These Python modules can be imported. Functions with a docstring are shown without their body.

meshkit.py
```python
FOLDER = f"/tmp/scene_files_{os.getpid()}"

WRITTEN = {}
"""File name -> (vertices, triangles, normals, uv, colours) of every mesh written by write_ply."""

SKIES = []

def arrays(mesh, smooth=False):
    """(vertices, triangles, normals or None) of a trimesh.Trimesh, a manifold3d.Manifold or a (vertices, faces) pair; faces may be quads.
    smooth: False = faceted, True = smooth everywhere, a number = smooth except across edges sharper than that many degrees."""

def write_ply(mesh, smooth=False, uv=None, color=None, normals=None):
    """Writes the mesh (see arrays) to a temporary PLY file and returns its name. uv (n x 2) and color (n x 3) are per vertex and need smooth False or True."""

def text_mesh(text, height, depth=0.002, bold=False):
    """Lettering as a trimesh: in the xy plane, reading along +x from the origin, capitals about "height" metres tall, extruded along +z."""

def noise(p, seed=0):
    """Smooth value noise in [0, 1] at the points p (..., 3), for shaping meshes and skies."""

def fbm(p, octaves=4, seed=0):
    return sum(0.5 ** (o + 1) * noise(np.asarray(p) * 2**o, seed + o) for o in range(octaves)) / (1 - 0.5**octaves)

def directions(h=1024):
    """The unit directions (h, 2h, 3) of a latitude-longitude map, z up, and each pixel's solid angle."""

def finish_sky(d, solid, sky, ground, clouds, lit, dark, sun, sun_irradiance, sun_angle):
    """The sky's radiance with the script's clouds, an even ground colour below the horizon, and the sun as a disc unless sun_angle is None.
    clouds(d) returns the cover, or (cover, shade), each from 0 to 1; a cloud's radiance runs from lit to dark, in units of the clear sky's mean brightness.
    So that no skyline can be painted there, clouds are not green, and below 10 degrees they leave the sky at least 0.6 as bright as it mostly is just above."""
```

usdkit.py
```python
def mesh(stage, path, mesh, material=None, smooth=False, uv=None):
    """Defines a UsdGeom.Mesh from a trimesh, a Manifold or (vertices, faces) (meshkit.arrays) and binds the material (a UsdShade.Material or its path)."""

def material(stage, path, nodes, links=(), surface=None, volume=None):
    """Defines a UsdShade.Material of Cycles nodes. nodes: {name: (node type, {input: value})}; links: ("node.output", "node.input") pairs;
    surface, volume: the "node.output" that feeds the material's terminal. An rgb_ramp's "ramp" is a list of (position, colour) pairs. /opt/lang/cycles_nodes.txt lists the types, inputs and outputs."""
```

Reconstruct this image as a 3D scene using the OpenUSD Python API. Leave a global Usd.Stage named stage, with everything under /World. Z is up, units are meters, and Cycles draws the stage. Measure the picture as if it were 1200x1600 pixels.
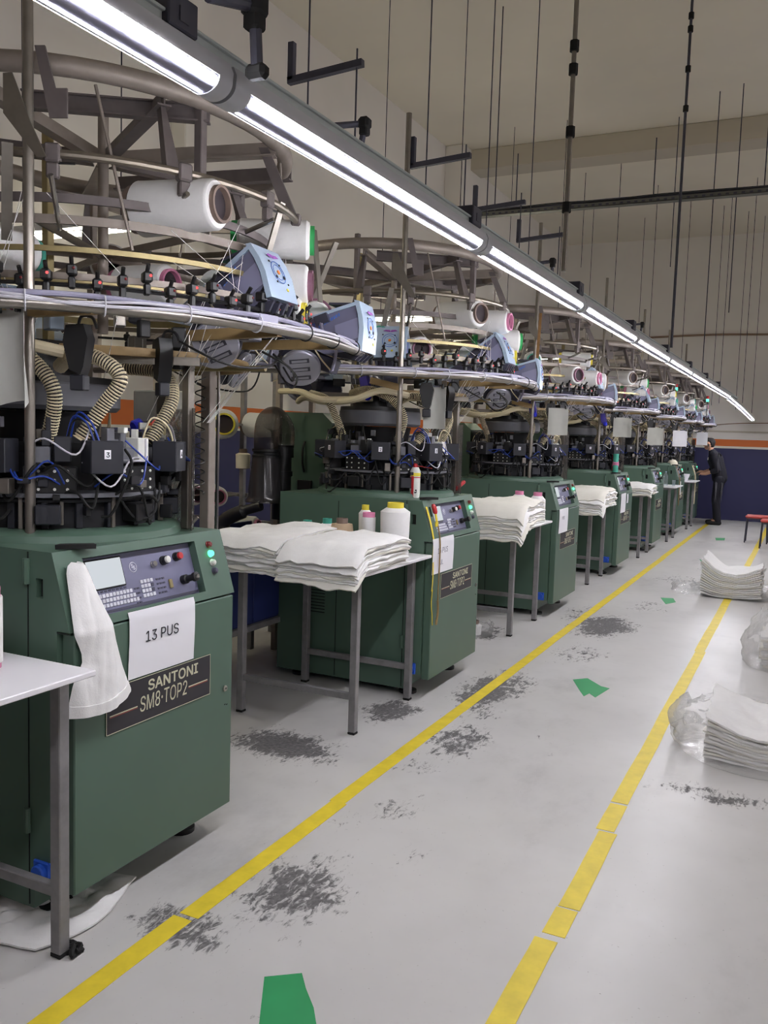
import math, random, numpy as np, trimesh, usdkit, meshkit
import manifold3d as m3
from pxr import Usd, UsdGeom, UsdLux, Gf, Sdf, UsdShade
rnd = random.Random(7)
PI = math.pi
stage = Usd.Stage.CreateInMemory()
UsdGeom.SetStageUpAxis(stage, UsdGeom.Tokens.z); UsdGeom.SetStageMetersPerUnit(stage, 1.0)
UsdGeom.Xform.Define(stage, '/World'); UsdGeom.Scope.Define(stage, '/World/Looks')
# ------------------------------------------------------------------ camera, exposure
EXPOSURE = 2.0
YAW, PITCH, ROLL, FPX, EYE = 0.4526, -0.0906, 0.0317, 1357.46, (0, 0, 1.6)
LED_POWER, TUBE_POWER = 38.0, 20.0
def cam_axes():
    cy, sy = math.cos(YAW), math.sin(YAW)
    f = np.array([-sy*math.cos(PITCH), cy*math.cos(PITCH), math.sin(PITCH)])
    r = np.array([cy, sy, 0.0]); u = np.cross(r, f); c, s = math.cos(ROLL), math.sin(ROLL)
    return c*r+s*u, -s*r+c*u, f
_r, _u, _f = cam_axes()
cam = UsdGeom.Camera.Define(stage, '/World/camera')
cam.AddTransformOp().Set(Gf.Matrix4d(*_r, 0, *_u, 0, *(-_f), 0, *EYE, 1))
cam.CreateHorizontalApertureAttr(36.0); cam.CreateVerticalApertureAttr(48.0)
cam.CreateFocalLengthAttr(36.0*FPX/1200); cam.CreateClippingRangeAttr(Gf.Vec2f(0.05, 100))
cam.CreateExposureAttr(EXPOSURE)
# ------------------------------------------------------------------ helpers
_count = {}
def numbered(parent, name):
    k = (parent, name); n = _count.get(k, 0); _count[k] = n+1
    return f'{parent}/{name}' + (f'_{n:03d}' if n else '')
_org = {}
def tag(p, label=None, cat=None, group=None, kind=None):
    for k, v in (('label', label), ('category', cat), ('group', group), ('kind', kind)):
        if v: p.SetCustomDataByKey(k, v)
def thing(name, label, cat, loc=(0, 0, 0), rotz=0, group=None, kind=None):
    path = numbered('/World', name); x = UsdGeom.Xform.Define(stage, path)
    x.AddTranslateOp().Set(Gf.Vec3d(*map(float, loc)))
    if rotz: x.AddRotateZOp().Set(float(rotz))
    tag(x.GetPrim(), label, cat, group, kind); _org[path] = np.array(loc, float); return path
def cat_(ms):
    vs, fs, n = [], [], 0
    for m in ms:
        vs.append(np.asarray(m.vertices)); fs.append(np.asarray(m.faces)+n); n += len(m.vertices)
    return trimesh.Trimesh(np.vstack(vs), np.vstack(fs), process=False)
def part(parent, name, mesh, mat, label=None, smooth=35, kind=None, local=False):
    """a mesh under a thing (or a part); vertices are given in world coordinates and stored relative to the thing's base"""
    if isinstance(mesh, list): mesh = cat_(mesh)
    root = '/'.join(parent.split('/')[:3]); o = _org.get(root, np.zeros(3))
    v = np.asarray(mesh.vertices, float) - (0 if local else o)
    path = numbered(parent, name)
    p = usdkit.mesh(stage, path, trimesh.Trimesh(v, np.asarray(mesh.faces), process=False), M[mat], smooth=smooth)
    tag(p.GetPrim(), label, None, None, kind); return path
def solo(name, mesh, mat, label=None, cat=None, group=None, kind=None, smooth=35):
    """a thing that is one mesh"""
    if isinstance(mesh, list): mesh = cat_(mesh)
    path = numbered('/World', name)
    p = usdkit.mesh(stage, path, mesh, M[mat], smooth=smooth); tag(p.GetPrim(), label, cat, group, kind); return path
def copy(src, loc, rotz=0, label=None, group=None, name=None):
    was = stage.GetPrimAtPath(src).GetCustomData()
    nm = name or src.split('/')[2].rstrip('0123456789').rstrip('_')
    p = thing(nm, label or was['label'], was['category'], loc, rotz, group or was.get('group'))
    pr = stage.GetPrimAtPath(p); pr.GetReferences().AddInternalReference(src); pr.SetInstanceable(True); return p
def T(m, M4): m = m.copy(); m.apply_transform(M4); return m
def mv(m, x=0, y=0, z=0): m = m.copy(); m.apply_translation((x, y, z)); return m
def rot(m, a, ax=(0, 0, 1), pt=(0, 0, 0)): m = m.copy(); m.apply_transform(trimesh.transformations.rotation_matrix(a, ax, pt)); return m
def box(x0, x1, y0, y1, z0, z1, b=0.0):
    if b <= 0: return trimesh.creation.box(bounds=[(x0, y0, z0), (x1, y1, z1)])
    b = min(b, (x1-x0)*.45, (y1-y0)*.45, (z1-z0)*.45)
    P = []
    for sx in (0, 1):
        for sy in (0, 1):
            for sz in (0, 1):
                c = np.array([(x0, x1)[sx], (y0, y1)[sy], (z0, z1)[sz]]); d = np.array([1-2*sx, 1-2*sy, 1-2*sz])*b
                for k in range(3):
                    e = d.copy(); e[k] = 0; P.append(c+e)
    return trimesh.convex.convex_hull(np.array(P))
def cbox(c, s, b=0.0, rz=0): 
    m = box(-s[0]/2, s[0]/2, -s[1]/2, s[1]/2, -s[2]/2, s[2]/2, b)
    return mv(rot(m, rz) if rz else m, *c)
def hull(P): return trimesh.convex.convex_hull(np.array(P, float))
def spline(P, n=8, closed=False):
    P = np.array(P, float); k = len(P); out = []
    idx = range(k if closed else k-1)
    for i in idx:
        p0, p1, p2, p3 = (P[(i-1) % k], P[i], P[(i+1) % k], P[(i+2) % k]) if closed else (P[max(i-1, 0)], P[i], P[i+1], P[min(i+2, k-1)])
        for t in np.linspace(0, 1, n, endpoint=False):
            out.append(.5*((2*p1)+(-p0+p2)*t+(2*p0-5*p1+4*p2-p3)*t*t+(-p0+3*p1-3*p2+p3)*t**3))
    if not closed: out.append(P[-1])
    return np.array(out)
def frames(P, closed=False):
    d = np.gradient(P, axis=0) if not closed else np.roll(P, -1, 0)-np.roll(P, 1, 0)
    d /= np.linalg.norm(d, axis=1, keepdims=True)+1e-12
    n = np.cross(d[0], (0, 0, 1)); 
    if np.linalg.norm(n) < 1e-3: n = np.cross(d[0], (1, 0, 0))
    N = []
    for t in d:
        n = n - t*(n@t); n /= np.linalg.norm(n)+1e-12; N.append(n)
    N = np.array(N); return d, N, np.cross(d, N)
def tube(P, r, n=10, closed=False, flat=None, cap=True):
    """swept tube; flat=(w,h) sweeps a rectangle instead (w across, h upright)"""
    P = np.array(P, float); k = len(P); d, N, B = frames(P, closed)
    if flat:
        up = np.array([0, 0, 1.0]); S = np.cross(d, up); S /= np.linalg.norm(S, axis=1, keepdims=True)+1e-9; U = np.cross(S, d)
        w, h = flat[0]/2, flat[1]/2; n = 4
        V = np.stack([P+S*a+U*b for a, b in ((w, h), (-w, h), (-w, -h), (w, -h))], 1).reshape(-1, 3)
    else:
        R = np.broadcast_to(np.asarray(r, float), (k,)); a = np.linspace(0, 2*PI, n, endpoint=False)
        V = (P[:, None]+R[:, None, None]*(np.cos(a)[None, :, None]*N[:, None]+np.sin(a)[None, :, None]*B[:, None])).reshape(-1, 3)
    F = []; i = np.arange(k if closed else k-1); j = np.arange(n)
    I, J = np.meshgrid(i, j, indexing='ij'); I2 = (I+1) % k; J2 = (J+1) % n
    a, b, c, e = I*n+J, I*n+J2, I2*n+J2, I2*n+J
    F = np.concatenate([np.stack([a, b, c], -1).reshape(-1, 3), np.stack([a, c, e], -1).reshape(-1, 3)])
    if not closed and cap:
        F = np.vstack([F, [(0, q+1, q) for q in range(1, n-1)], [((k-1)*n, (k-1)*n+q, (k-1)*n+q+1) for q in range(1, n-1)]])
    return trimesh.Trimesh(V, F, process=False)
def rod(a, b, r, n=10): return tube([a, b], r, n)
def bar(a, b, w, h): return tube([a, b], 0, flat=(w, h)) 
def post(x, y, z0, z1, s, b=.002): return box(x-s/2, x+s/2, y-s/2, y+s/2, z0, z1, b)
def lathe(prof, n=28):
    prof = np.array(prof, float); m = trimesh.creation.revolve(prof, sections=n); return m
def aim(m, p, d, up=(0, 0, 1)):
    """put local z along d, local x towards up, origin at p"""
    d = np.array(d, float); d /= np.linalg.norm(d); x = np.array(up, float); x = x-d*(x@d)
    if np.linalg.norm(x) < 1e-4: x = np.array([1, 0, 0.])-d*d[0]
    x /= np.linalg.norm(x); y = np.cross(d, x); A = np.eye(4); A[:3, 0], A[:3, 1], A[:3, 2], A[:3, 3] = x, y, d, p
    return T(m, A)
def frame(m, o, X, Y, Z):
    A = np.eye(4); A[:3, 0], A[:3, 1], A[:3, 2], A[:3, 3] = X, Y, Z, o; return T(m, A)
def cyl(p, d, r, h, n=20, b=0):
    pr = [(0, 0), (r-b, 0), (r, b), (r, h-b), (r-b, h), (0, h)] if b else [(0, 0), (r, 0), (r, h), (0, h)]
    return aim(lathe(pr, n), p, d)
def arc(c, r, a0, a1, z, n=40, ry=None):
    a = np.radians(np.linspace(a0, a1, n)); return np.stack([c[0]+r*np.cos(a), c[1]+(ry or r)*np.sin(a), np.full(n, z)], 1)
def extrude(poly, h, o, X, Y):
    """2D polygon (in axes X, Y at o) extruded by h along X x Y"""
    from shapely.geometry import Polygon
    X, Y = np.array(X, float), np.array(Y, float)
    return frame(trimesh.creation.extrude_polygon(Polygon(poly), h, engine='earcut'), o, X, Y, np.cross(X, Y))
def text(s, h, o, X, Y, depth=.0012, bold=False, w=None, center=False, shear=0):
    X, Y = np.array(X, float), np.array(Y, float); m = meshkit.text_mesh(s, h, depth, bold)
    x0, x1 = m.bounds[0][0], m.bounds[1][0]; m.vertices[:, 0] -= (x0+x1)/2 if center else x0
    if w: m.vertices[:, 0] *= w/(x1-x0)
    if shear: m.vertices[:, 0] += shear*m.vertices[:, 1]
    return frame(m, o, X, Y, np.cross(X, Y))
def sheetmesh(fn, nu, nv, th=.002):
    """a surface fn(u,v)->xyz over the unit square, given a thickness"""
    U, V = np.meshgrid(np.linspace(0, 1, nu), np.linspace(0, 1, nv), indexing='ij'); P = fn(U, V)
    gu, gv = np.gradient(P, axis=0), np.gradient(P, axis=1); N = np.cross(gu, gv); N /= np.linalg.norm(N, axis=-1, keepdims=True)+1e-12
    A, Bm = (P+N*th/2).reshape(-1, 3), (P-N*th/2).reshape(-1, 3); k = nu*nv
    i, j = np.meshgrid(np.arange(nu-1), np.arange(nv-1), indexing='ij'); a = (i*nv+j).ravel(); b = a+nv; c = b+1; d = a+1
    F = [np.stack([a, b, c], 1), np.stack([a, c, d], 1), np.stack([a, c, b], 1)+k, np.stack([a, d, c], 1)+k]
    E = list(range(nv))+[q*nv+nv-1 for q in range(1, nu)]+[(nu-1)*nv+q for q in range(nv-2, -1, -1)]+[q*nv for q in range(nu-2, 0, -1)]
    E = np.array(E); E2 = np.roll(E, -1); F += [np.stack([E, E2+k, E2], 1), np.stack([E, E+k, E2+k], 1)]
    return trimesh.Trimesh(np.vstack([A, Bm]), np.vstack(F)[:, ::-1], process=False)
nz = lambda P, s=0, k=1.0: meshkit.fbm(np.asarray(P)*k, 3, s)-.5
# ------------------------------------------------------------------ materials
M = {}
def lin(c): return tuple(((x/255)/12.92 if x/255 < .04045 else ((x/255+.055)/1.055)**2.4) for x in c)
def mat(name, rgb, rough=.5, metal=0.0, var=0.0, vs=6.0, bump=0.0, bs=120.0, **kw):
    """plain surface in sRGB colour with a little mottling"""
    c = lin(rgb); n = {'p': ('principled_bsdf', {'roughness': rough, 'metallic': metal, 'base_color': c, **kw})}; L = []
    if var or bump: n['g'] = ('texture_coordinate', {})
    if var:
        n['n'] = ('noise_texture', {'scale': vs, 'detail': 5.0, 'roughness': .6})
        n['r'] = ('rgb_ramp', {'ramp': [(.25, tuple(x*(1-var) for x in c)), (.75, tuple(min(1, x*(1+var)) for x in c))]})
        L += [('g.object', 'n.vector'), ('n.fac', 'r.fac'), ('r.color', 'p.base_color')]
    if bump:
        n['b'] = ('noise_texture', {'scale': bs, 'detail': 3.0}); n['bb'] = ('bump', {'strength': bump, 'distance': .002})
        L += [('g.object', 'b.vector'), ('b.fac', 'bb.height'), ('bb.normal', 'p.normal')]
    M[name] = usdkit.material(stage, '/World/Looks/'+name, n, L, surface='p.BSDF'); return M[name]
def glow(name, rgb, strength):
    M[name] = usdkit.material(stage, '/World/Looks/'+name, {'e': ('emission', {'color': rgb, 'strength': strength})}, [], surface='e.emission')
mat('green', (79, 103, 89), .42, var=.06, vs=3, bump=.05, bs=260)
mat('green_dark', (72, 98, 84), .5, var=.08, vs=3)
mat('seam', (22, 30, 26), .8)
mat('black', (20, 20, 22), .45); mat('black_matt', (26, 26, 30), .75, var=.2, vs=30); mat('rubber', (16, 16, 16), .85)
mat('charcoal', (34, 35, 42), .5, var=.1, vs=20); mat('cast_grey', (98, 99, 105), .45, var=.1, vs=15)
mat('steel', (142, 136, 128), .36, .8, var=.12, vs=18); mat('chrome', (176, 174, 170), .22, 1.0)
mat('creel_shiny', (128, 120, 108), .35, .7, var=.15, vs=9); mat('creel', (146, 136, 128), .5, .35, var=.18, vs=9); mat('creel_dark', (112, 104, 103), .55, .3, var=.2, vs=9)
mat('bracket', (66, 66, 78), .5, .2, var=.1, vs=20)
mat('brass', (160, 146, 104), .42, .5, var=.15, vs=12); mat('ochre', (146, 122, 82), .55, .1, var=.25, vs=8)
mat('leg', (134, 132, 134), .5, .3, var=.2, vs=14); mat('laminate', (226, 224, 228), .35, var=.02, vs=4)
mat('yarn', (226, 225, 224), .9, var=.02, vs=60, bump=.25, bs=300); mat('yarn_cream', (226, 218, 200), .9, bump=.2, bs=300)
mat('yarn_beige', (190, 168, 140), .9, bump=.2, bs=300)
for nm, c in dict(core_pink=(214, 132, 168), core_green=(52, 168, 92), core_yellow=(222, 206, 66), core_teal=(70, 160, 140), core_mauve=(136, 92, 112), core_card=(126, 108, 98), core_red=(160, 52, 60)).items(): mat(nm, c, .55)
mat('bore', (58, 50, 54), .9)
mat('cloth', (228, 227, 226), .95, var=.03, vs=25, bump=.3, bs=180); mat('cloth_warm', (222, 219, 210), .95, var=.03, vs=25, bump=.3, bs=180)
mat('paper', (226, 225, 230), .8); mat('paper_grey', (176, 176, 170), .8, var=.05, vs=10); mat('ink', (40, 40, 48), .7); mat('ink_faint', (150, 148, 158), .8)
mat('plate', (44, 42, 48), .5); mat('cream', (196, 194, 168), .6); mat('redline', (150, 70, 60), .6)
mat('panel', (112, 112, 138), .4, var=.06, vs=14); mat('key', (206, 206, 216), .5); mat('keydark', (66, 66, 84), .5)
mat('red', (186, 44, 50), .35); mat('red_dark', (112, 34, 36), .3); mat('white_plastic', (214, 214, 208), .35); mat('blue', (36, 84, 190), .4)
mat('blue_tube', (34, 62, 150), .35); mat('blue_bin', (36, 48, 104), .55, var=.1, vs=5)
mat('hose', (212, 200, 168), .55); mat('hose_gap', (46, 42, 38), .8); mat('cable_grey', (138, 136, 156), .5); mat('cable_white', (184, 182, 190), .5)
mat('feeder_blue', (168, 186, 206), .32, var=.03, vs=10); mat('feeder_side', (108, 108, 132), .4, var=.05, vs=14); mat('feeder_panel', (132, 132, 160), .4); mat('feeder_dark', (58, 58, 72), .4)
mat('feeder_wheel', (150, 150, 162), .3, .2); mat('print_blue', (70, 110, 190), .5); mat('print_purple', (150, 80, 170), .5); mat('print_orange', (216, 120, 40), .5)
mat('tape_yellow', (226, 202, 52), .5, var=.12, vs=12); mat('tape_green', (44, 150, 90), .5, var=.05, vs=10)
mat('skin', (196, 148, 122), .6); mat('hair', (30, 26, 26), .7); mat('uniform', (30, 30, 40), .85, var=.1, vs=12); mat('shoe', (24, 24, 26), .6)
mat('seat_red', (188, 66, 62), .4); mat('lamp_body', (186, 188, 194), .45); mat('lamp_lens', (150, 150, 172), .3); mat('trunk', (186, 194, 192), .4)
mat('nazar_blue', (38, 44, 178), .2); mat('violet', (74, 66, 150), .3); mat('wood', (150, 112, 70), .6, var=.2, vs=20)
mat('tray', (104, 104, 98), .5, .3); mat('conduit', (140, 116, 96), .6); mat('smoke_dark', (52, 50, 52), .15, var=.05); mat('dark_duct', (30, 29, 31), .35)
glow('led', (.96, .95, 1.0), LED_POWER); glow('led_dot', (1.0, .97, 1.0), LED_POWER*.8); glow('led_edge', (.86, .86, 1.0), LED_POWER*.45); glow('tube_warm', (1.0, .94, .70), TUBE_POWER)
glow('lamp_green', (.06, 1.0, .28), 1.2); glow('lamp_red', (1.0, .05, .05), .8); glow('lcd', (.80, .85, .90), .2)
def clear(name, rgb, gloss=.12, rough=.1, haze=.0):
    n = {'t': ('transparent_bsdf', {'color': rgb}), 'g': ('glossy_bsdf', {'color': (1, 1, 1), 'roughness': rough}), 'f': ('fresnel', {'IOR': 1.45}), 'm': ('mix_closure', {})}
    L = [('f.fac', 'm.fac'), ('t.transparent', 'm.closure1'), ('g.BSDF', 'm.closure2')]; n['t'] = ('transparent_bsdf', {'color': rgb})
    s = 'm.closure'
    L[1] = ('t.BSDF', 'm.closure1')
    if haze:
        n['fm'] = ('math', {'math_type': 'multiply', 'value2': .55}); L[0] = ('f.fac', 'fm.value1'); L.append(('fm.value', 'm.fac')); n['cn'] = ('noise_texture', {'scale': 11.0, 'detail': 4.0, 'distortion': 1.5}); n['cb'] = ('bump', {'strength': .8, 'distance': .03}); n['tc'] = ('texture_coordinate', {}); L += [('tc.object', 'cn.vector'), ('cn.fac', 'cb.height'), ('cb.normal', 'g.normal')]; n['d'] = ('translucent_bsdf', {'color': (.95, .95, .95)}); n['m2'] = ('mix_closure', {'fac': haze}); L += [('m.closure', 'm2.closure1'), ('d.BSDF', 'm2.closure2')]; s = 'm2.closure'
    M[name] = usdkit.material(stage, '/World/Looks/'+name, n, L, surface=s)
clear('film', (.985, .985, .985), haze=.16, rough=.16); clear('smoke_clear', (.50, .48, .46), haze=.03, rough=.1); clear('pet', (.9, .95, .98), haze=.08, rough=.05)
# painted walls: white above, an orange band, a white line, navy below (heights in metres)
def wall_mat(name, z_top, z_bot, z_line):
    n = {'g': ('geometry', {}), 's': ('separate_xyz', {}), 'p': ('principled_bsdf', {'roughness': .6}), 'n': ('noise_texture', {'scale': 1.5, 'detail': 4.0}),
         'm': ('math', {'math_type': 'multiply', 'value2': 1/6.0}), 'r': ('rgb_ramp', {'interpolate': False, 'ramp': [(0, lin((50, 51, 92))), (z_line/6, lin((226, 222, 208))), (z_bot/6, lin((214, 112, 46))), (z_top/6, lin((226, 221, 214)))]}),
         'x': ('mix_color', {'blend_type': 'multiply', 'fac': .25}), 'nr': ('rgb_ramp', {'ramp': [(.3, (.75, .75, .75)), (.7, (1, 1, 1))]})}
    L = [('g.position', 's.vector'), ('s.z', 'm.value1'), ('m.value', 'r.fac'), ('g.position', 'n.vector'), ('n.fac', 'nr.fac'), ('r.color', 'x.a'), ('nr.color', 'x.b'), ('x.result', 'p.base_color')]
    M[name] = usdkit.material(stage, '/World/Looks/'+name, n, L, surface='p.BSDF')
wall_mat('wall_left_paint', 1.80, 1.60, 1.57); wall_mat('wall_back_paint', 1.675, 1.53, 1.495)
mat('ceiling_paint', (226, 219, 203), .8, var=.05, vs=.6); mat('beam_paint', (190, 182, 166), .8, var=.04, vs=.8)
# floor: pale worn epoxy with scuffed patches where the paint is gone
def floor_mat():
    S = [(-2.3, 3.66, .34, .22, 1.0), (-2.08, 4.45, .17, .24, .95), (-1.72, 5.2, .22, .55, .9), (-1.62, 4.75, .16, .35, .55), (-1.5, 7.5, .3, .55, .95), (-1.52, 2.5, .22, .3, .8), (-1.48, 3.28, .13, .25, .55),
         (-1.56, 4.2, .2, .35, .75), (-1.72, 2.13, .22, .14, .75), (-2.25, 6.65, .14, .3, .8), (-.3, 4.13, .3, .12, .7), (-1.35, 1.95, .2, .2, .3), (-1.6, 3.85, .15, .25, .5), (-1.45, 6.4, .25, .4, .6), (-1.3, 10.6, .5, .5, .5), (-1.5, 2.2, .15, .15, .4), (-1.25, 3.0, .1, .3, .35), (-1.62, 3.05, .1, .2, .45), (-1.9, 3.3, .15, .12, .4), (-1.2, 4.4, .2, .3, .3), (-1.8, 7.9, .2, .5, .6), (-1.35, 8.6, .3, .5, .5), (-.9, 11.6, .6, .5, .4), (-.25, 3.2, .1, .12, .3)]
    n = {'g': ('geometry', {}), 'p': ('principled_bsdf', {'specular_ior_level': .5}),
         'big': ('noise_texture', {'scale': .9, 'detail': 4.0}), 'br': ('rgb_ramp', {'ramp': [(.3, lin((188, 186, 184))), (.7, lin((204, 202, 200)))]}),
         'st': ('mapping', {'scale': (1.0, .42, 1), 'rotation': (0, 0, .5)}), 'n1': ('noise_texture', {'scale': 34.0, 'detail': 10.0, 'roughness': .78, 'distortion': .5}),
         'n2': ('noise_texture', {'scale': 5.0, 'detail': 5.0, 'roughness': .6}), 'n3': ('noise_texture', {'scale': 90.0, 'detail': 3.0})}
    L = [('g.position', 'big.vector'), ('big.fac', 'br.fac'), ('g.position', 'st.vector'), ('st.vector', 'n1.vector'), ('g.position', 'n2.vector'), ('g.position', 'n3.vector')]
    prev = None
    for i, (x, y, rx, ry, k) in enumerate(S):
        n[f'a{i}'] = ('vector_math', {'math_type': 'subtract', 'vector2': (x, y, 0)}); n[f'b{i}'] = ('vector_math', {'math_type': 'multiply', 'vector2': (.88/rx, .88/ry, 0)})
        n[f'c{i}'] = ('vector_math', {'math_type': 'length'}); n[f'd{i}'] = ('map_range', {'from_min': .35, 'from_max': 1.35, 'to_min': k, 'to_max': 0.0, 'clamp': True})
        L += [('g.position', f'a{i}.vector1'), (f'a{i}.vector', f'b{i}.vector1'), (f'b{i}.vector', f'c{i}.vector1'), (f'c{i}.value', f'd{i}.value')]
        if prev:
            n[f'e{i}'] = ('math', {'math_type': 'maximum'}); L += [(prev, f'e{i}.value1'), (f'd{i}.result', f'e{i}.value2')]; prev = f'e{i}.value'
        else: prev = f'd{i}.result'
    # fac = smoothstep(mask*.55 + n1*.55 + n2*.35)
    n['u1'] = ('math', {'math_type': 'multiply_add', 'value2': .44, 'value3': 0.0}); n['u2'] = ('math', {'math_type': 'multiply_add', 'value2': 1.0}); n['u3'] = ('math', {'math_type': 'multiply_add', 'value2': .45})
    n['f'] = ('map_range', {'range_type': 'smoothstep', 'from_min': .96, 'from_max': 1.09, 'to_min': 0.0, 'to_max': .92, 'clamp': True})
    L += [(prev, 'u1.value1'), ('n1.fac', 'u2.value1'), ('u1.value', 'u2.value3'), ('n2.fac', 'u3.value1'), ('u2.value', 'u3.value3'), ('u3.value', 'f.value')]
    n['sc'] = ('rgb_ramp', {'ramp': [(.3, lin((52, 50, 53))), (.7, lin((104, 101, 101)))]}); n['n4'] = ('noise_texture', {'scale': 60.0, 'detail': 6.0}); n['mix'] = ('mix_color', {})
    n['wm'] = ('mapping', {'scale': (.55, .30, 1)}); n['n5'] = ('noise_texture', {'scale': 2.2, 'detail': 9.0, 'roughness': .7}); n['wf'] = ('map_range', {'range_type': 'smoothstep', 'from_min': .52, 'from_max': .74, 'to_min': 0.0, 'to_max': .34, 'clamp': True}); n['mix0'] = ('mix_color', {'b': lin((120, 117, 116))})
    L += [('f.result', 'mix.fac'), ('g.position', 'n4.vector'), ('n4.fac', 'sc.fac'), ('sc.color', 'mix.b'), ('g.position', 'wm.vector'), ('wm.vector', 'n5.vector'), ('n5.fac', 'wf.value'), ('wf.result', 'mix0.fac'), ('br.color', 'mix0.a'), ('mix0.result', 'mix.a')]
    # fine dark specks everywhere
    n['sp'] = ('map_range', {'from_min': .70, 'from_max': .76, 'to_min': 0.0, 'to_max': .7, 'clamp': True}); n['mix2'] = ('mix_color', {'b': lin((110, 106, 100))})
    L += [('n3.fac', 'sp.value'), ('sp.result', 'mix2.fac'), ('mix.result', 'mix2.a'), ('mix2.result', 'p.base_color')]
    n['ro'] = ('map_range', {'from_min': 0.0, 'from_max': 1.0, 'to_min': .26, 'to_max': .7, 'clamp': True}); L += [('f.result', 'ro.value')]
    n['ra'] = ('math', {'math_type': 'multiply_add', 'value2': .22}); L += [('n2.fac', 'ra.value1'), ('ro.result', 'ra.value3'), ('ra.value', 'p.roughness')]
    n['bp'] = ('bump', {'strength': .22, 'distance': .004}); L += [('n2.fac', 'bp.height'), ('bp.normal', 'p.normal')]
    M['floor_paint'] = usdkit.material(stage, '/World/Looks/floor_paint', n, L, surface='p.BSDF')
floor_mat()
# ------------------------------------------------------------------ the hall
H = 5.9; XL, XR, YN, YF = -5.2, 5.6, -4.0, 19.6
solo('floor', box(XL-.1, XR+.1, YN-.1, YF+.1, -.1, 0), 'floor_paint', kind='structure')
solo('ceiling', box(XL-.1, XR+.1, YN-.1, YF+.1, H, H+.1), 'ceiling_paint', kind='structure')
solo('wall_left', box(XL-.1, XL, YN, YF, 0, H), 'wall_left_paint', kind='structure')
solo('wall_back', box(XL, XR, YF, YF+.1, 0, H), 'wall_back_paint', kind='structure')
solo('wall_right', box(XR, XR+.1, YN, YF, 0, H), 'wall_left_paint', kind='structure')
solo('wall_front', box(XL, XR, YN-.1, YN, 0, H), 'wall_back_paint', kind='structure')
solo('trim_1', box(XL, XR, 12.7, 13.15, 5.6, H, .01), 'beam_paint', kind='structure')
solo('trim_2', box(XL, XL+.3, 12.4, 13.2, 0, H, .01), 'wall_left_paint', kind='structure')
solo('trim_3', box(XL, XR, YF-.03, YF, 1.84, 1.875, .004), 'beam_paint', kind='structure')
solo('trim_4', box(XL, XL+.16, 6.2, 6.5, 0, H, .01), 'wall_left_paint', kind='structure')
# painted/taped floor lines, each broken where the tape is worn through
def tape_line(nm, x, spans, label):
    t = thing(nm, label, 'floor line', (x, spans[0][0], 0))
    for k, (y0, y1, dx) in enumerate(spans):
        n = max(2, int((y1-y0)*14)); y = np.linspace(y0, y1, n); w = .037+.003*nz(np.stack([y*9, y*0, y*0], 1), 3+k); j = .008*nz(np.stack([y*1.3, y*0, y*0+k], 1), 9)
        top = np.stack([x+dx+j-w, y], 1); bot = np.stack([x+dx+j+w, y], 1); poly = np.vstack([top, bot[::-1]])
        part(t, 'tape_strip', extrude(poly[::-1] if False else poly, .0015, (0, 0, .0003), (1, 0, 0), (0, 1, 0)), 'tape_yellow', smooth=False)
tape_line('floor_line', -1.735, [(.9, 2.165, 0), (2.185, 3.2, .006), (3.2, 4.66, -.004), (4.66, 8.0, 0), (8.0, 12.5, .004), (12.5, 18.4, .0)], 'yellow tape line on the floor along the row of green machines')
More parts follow.
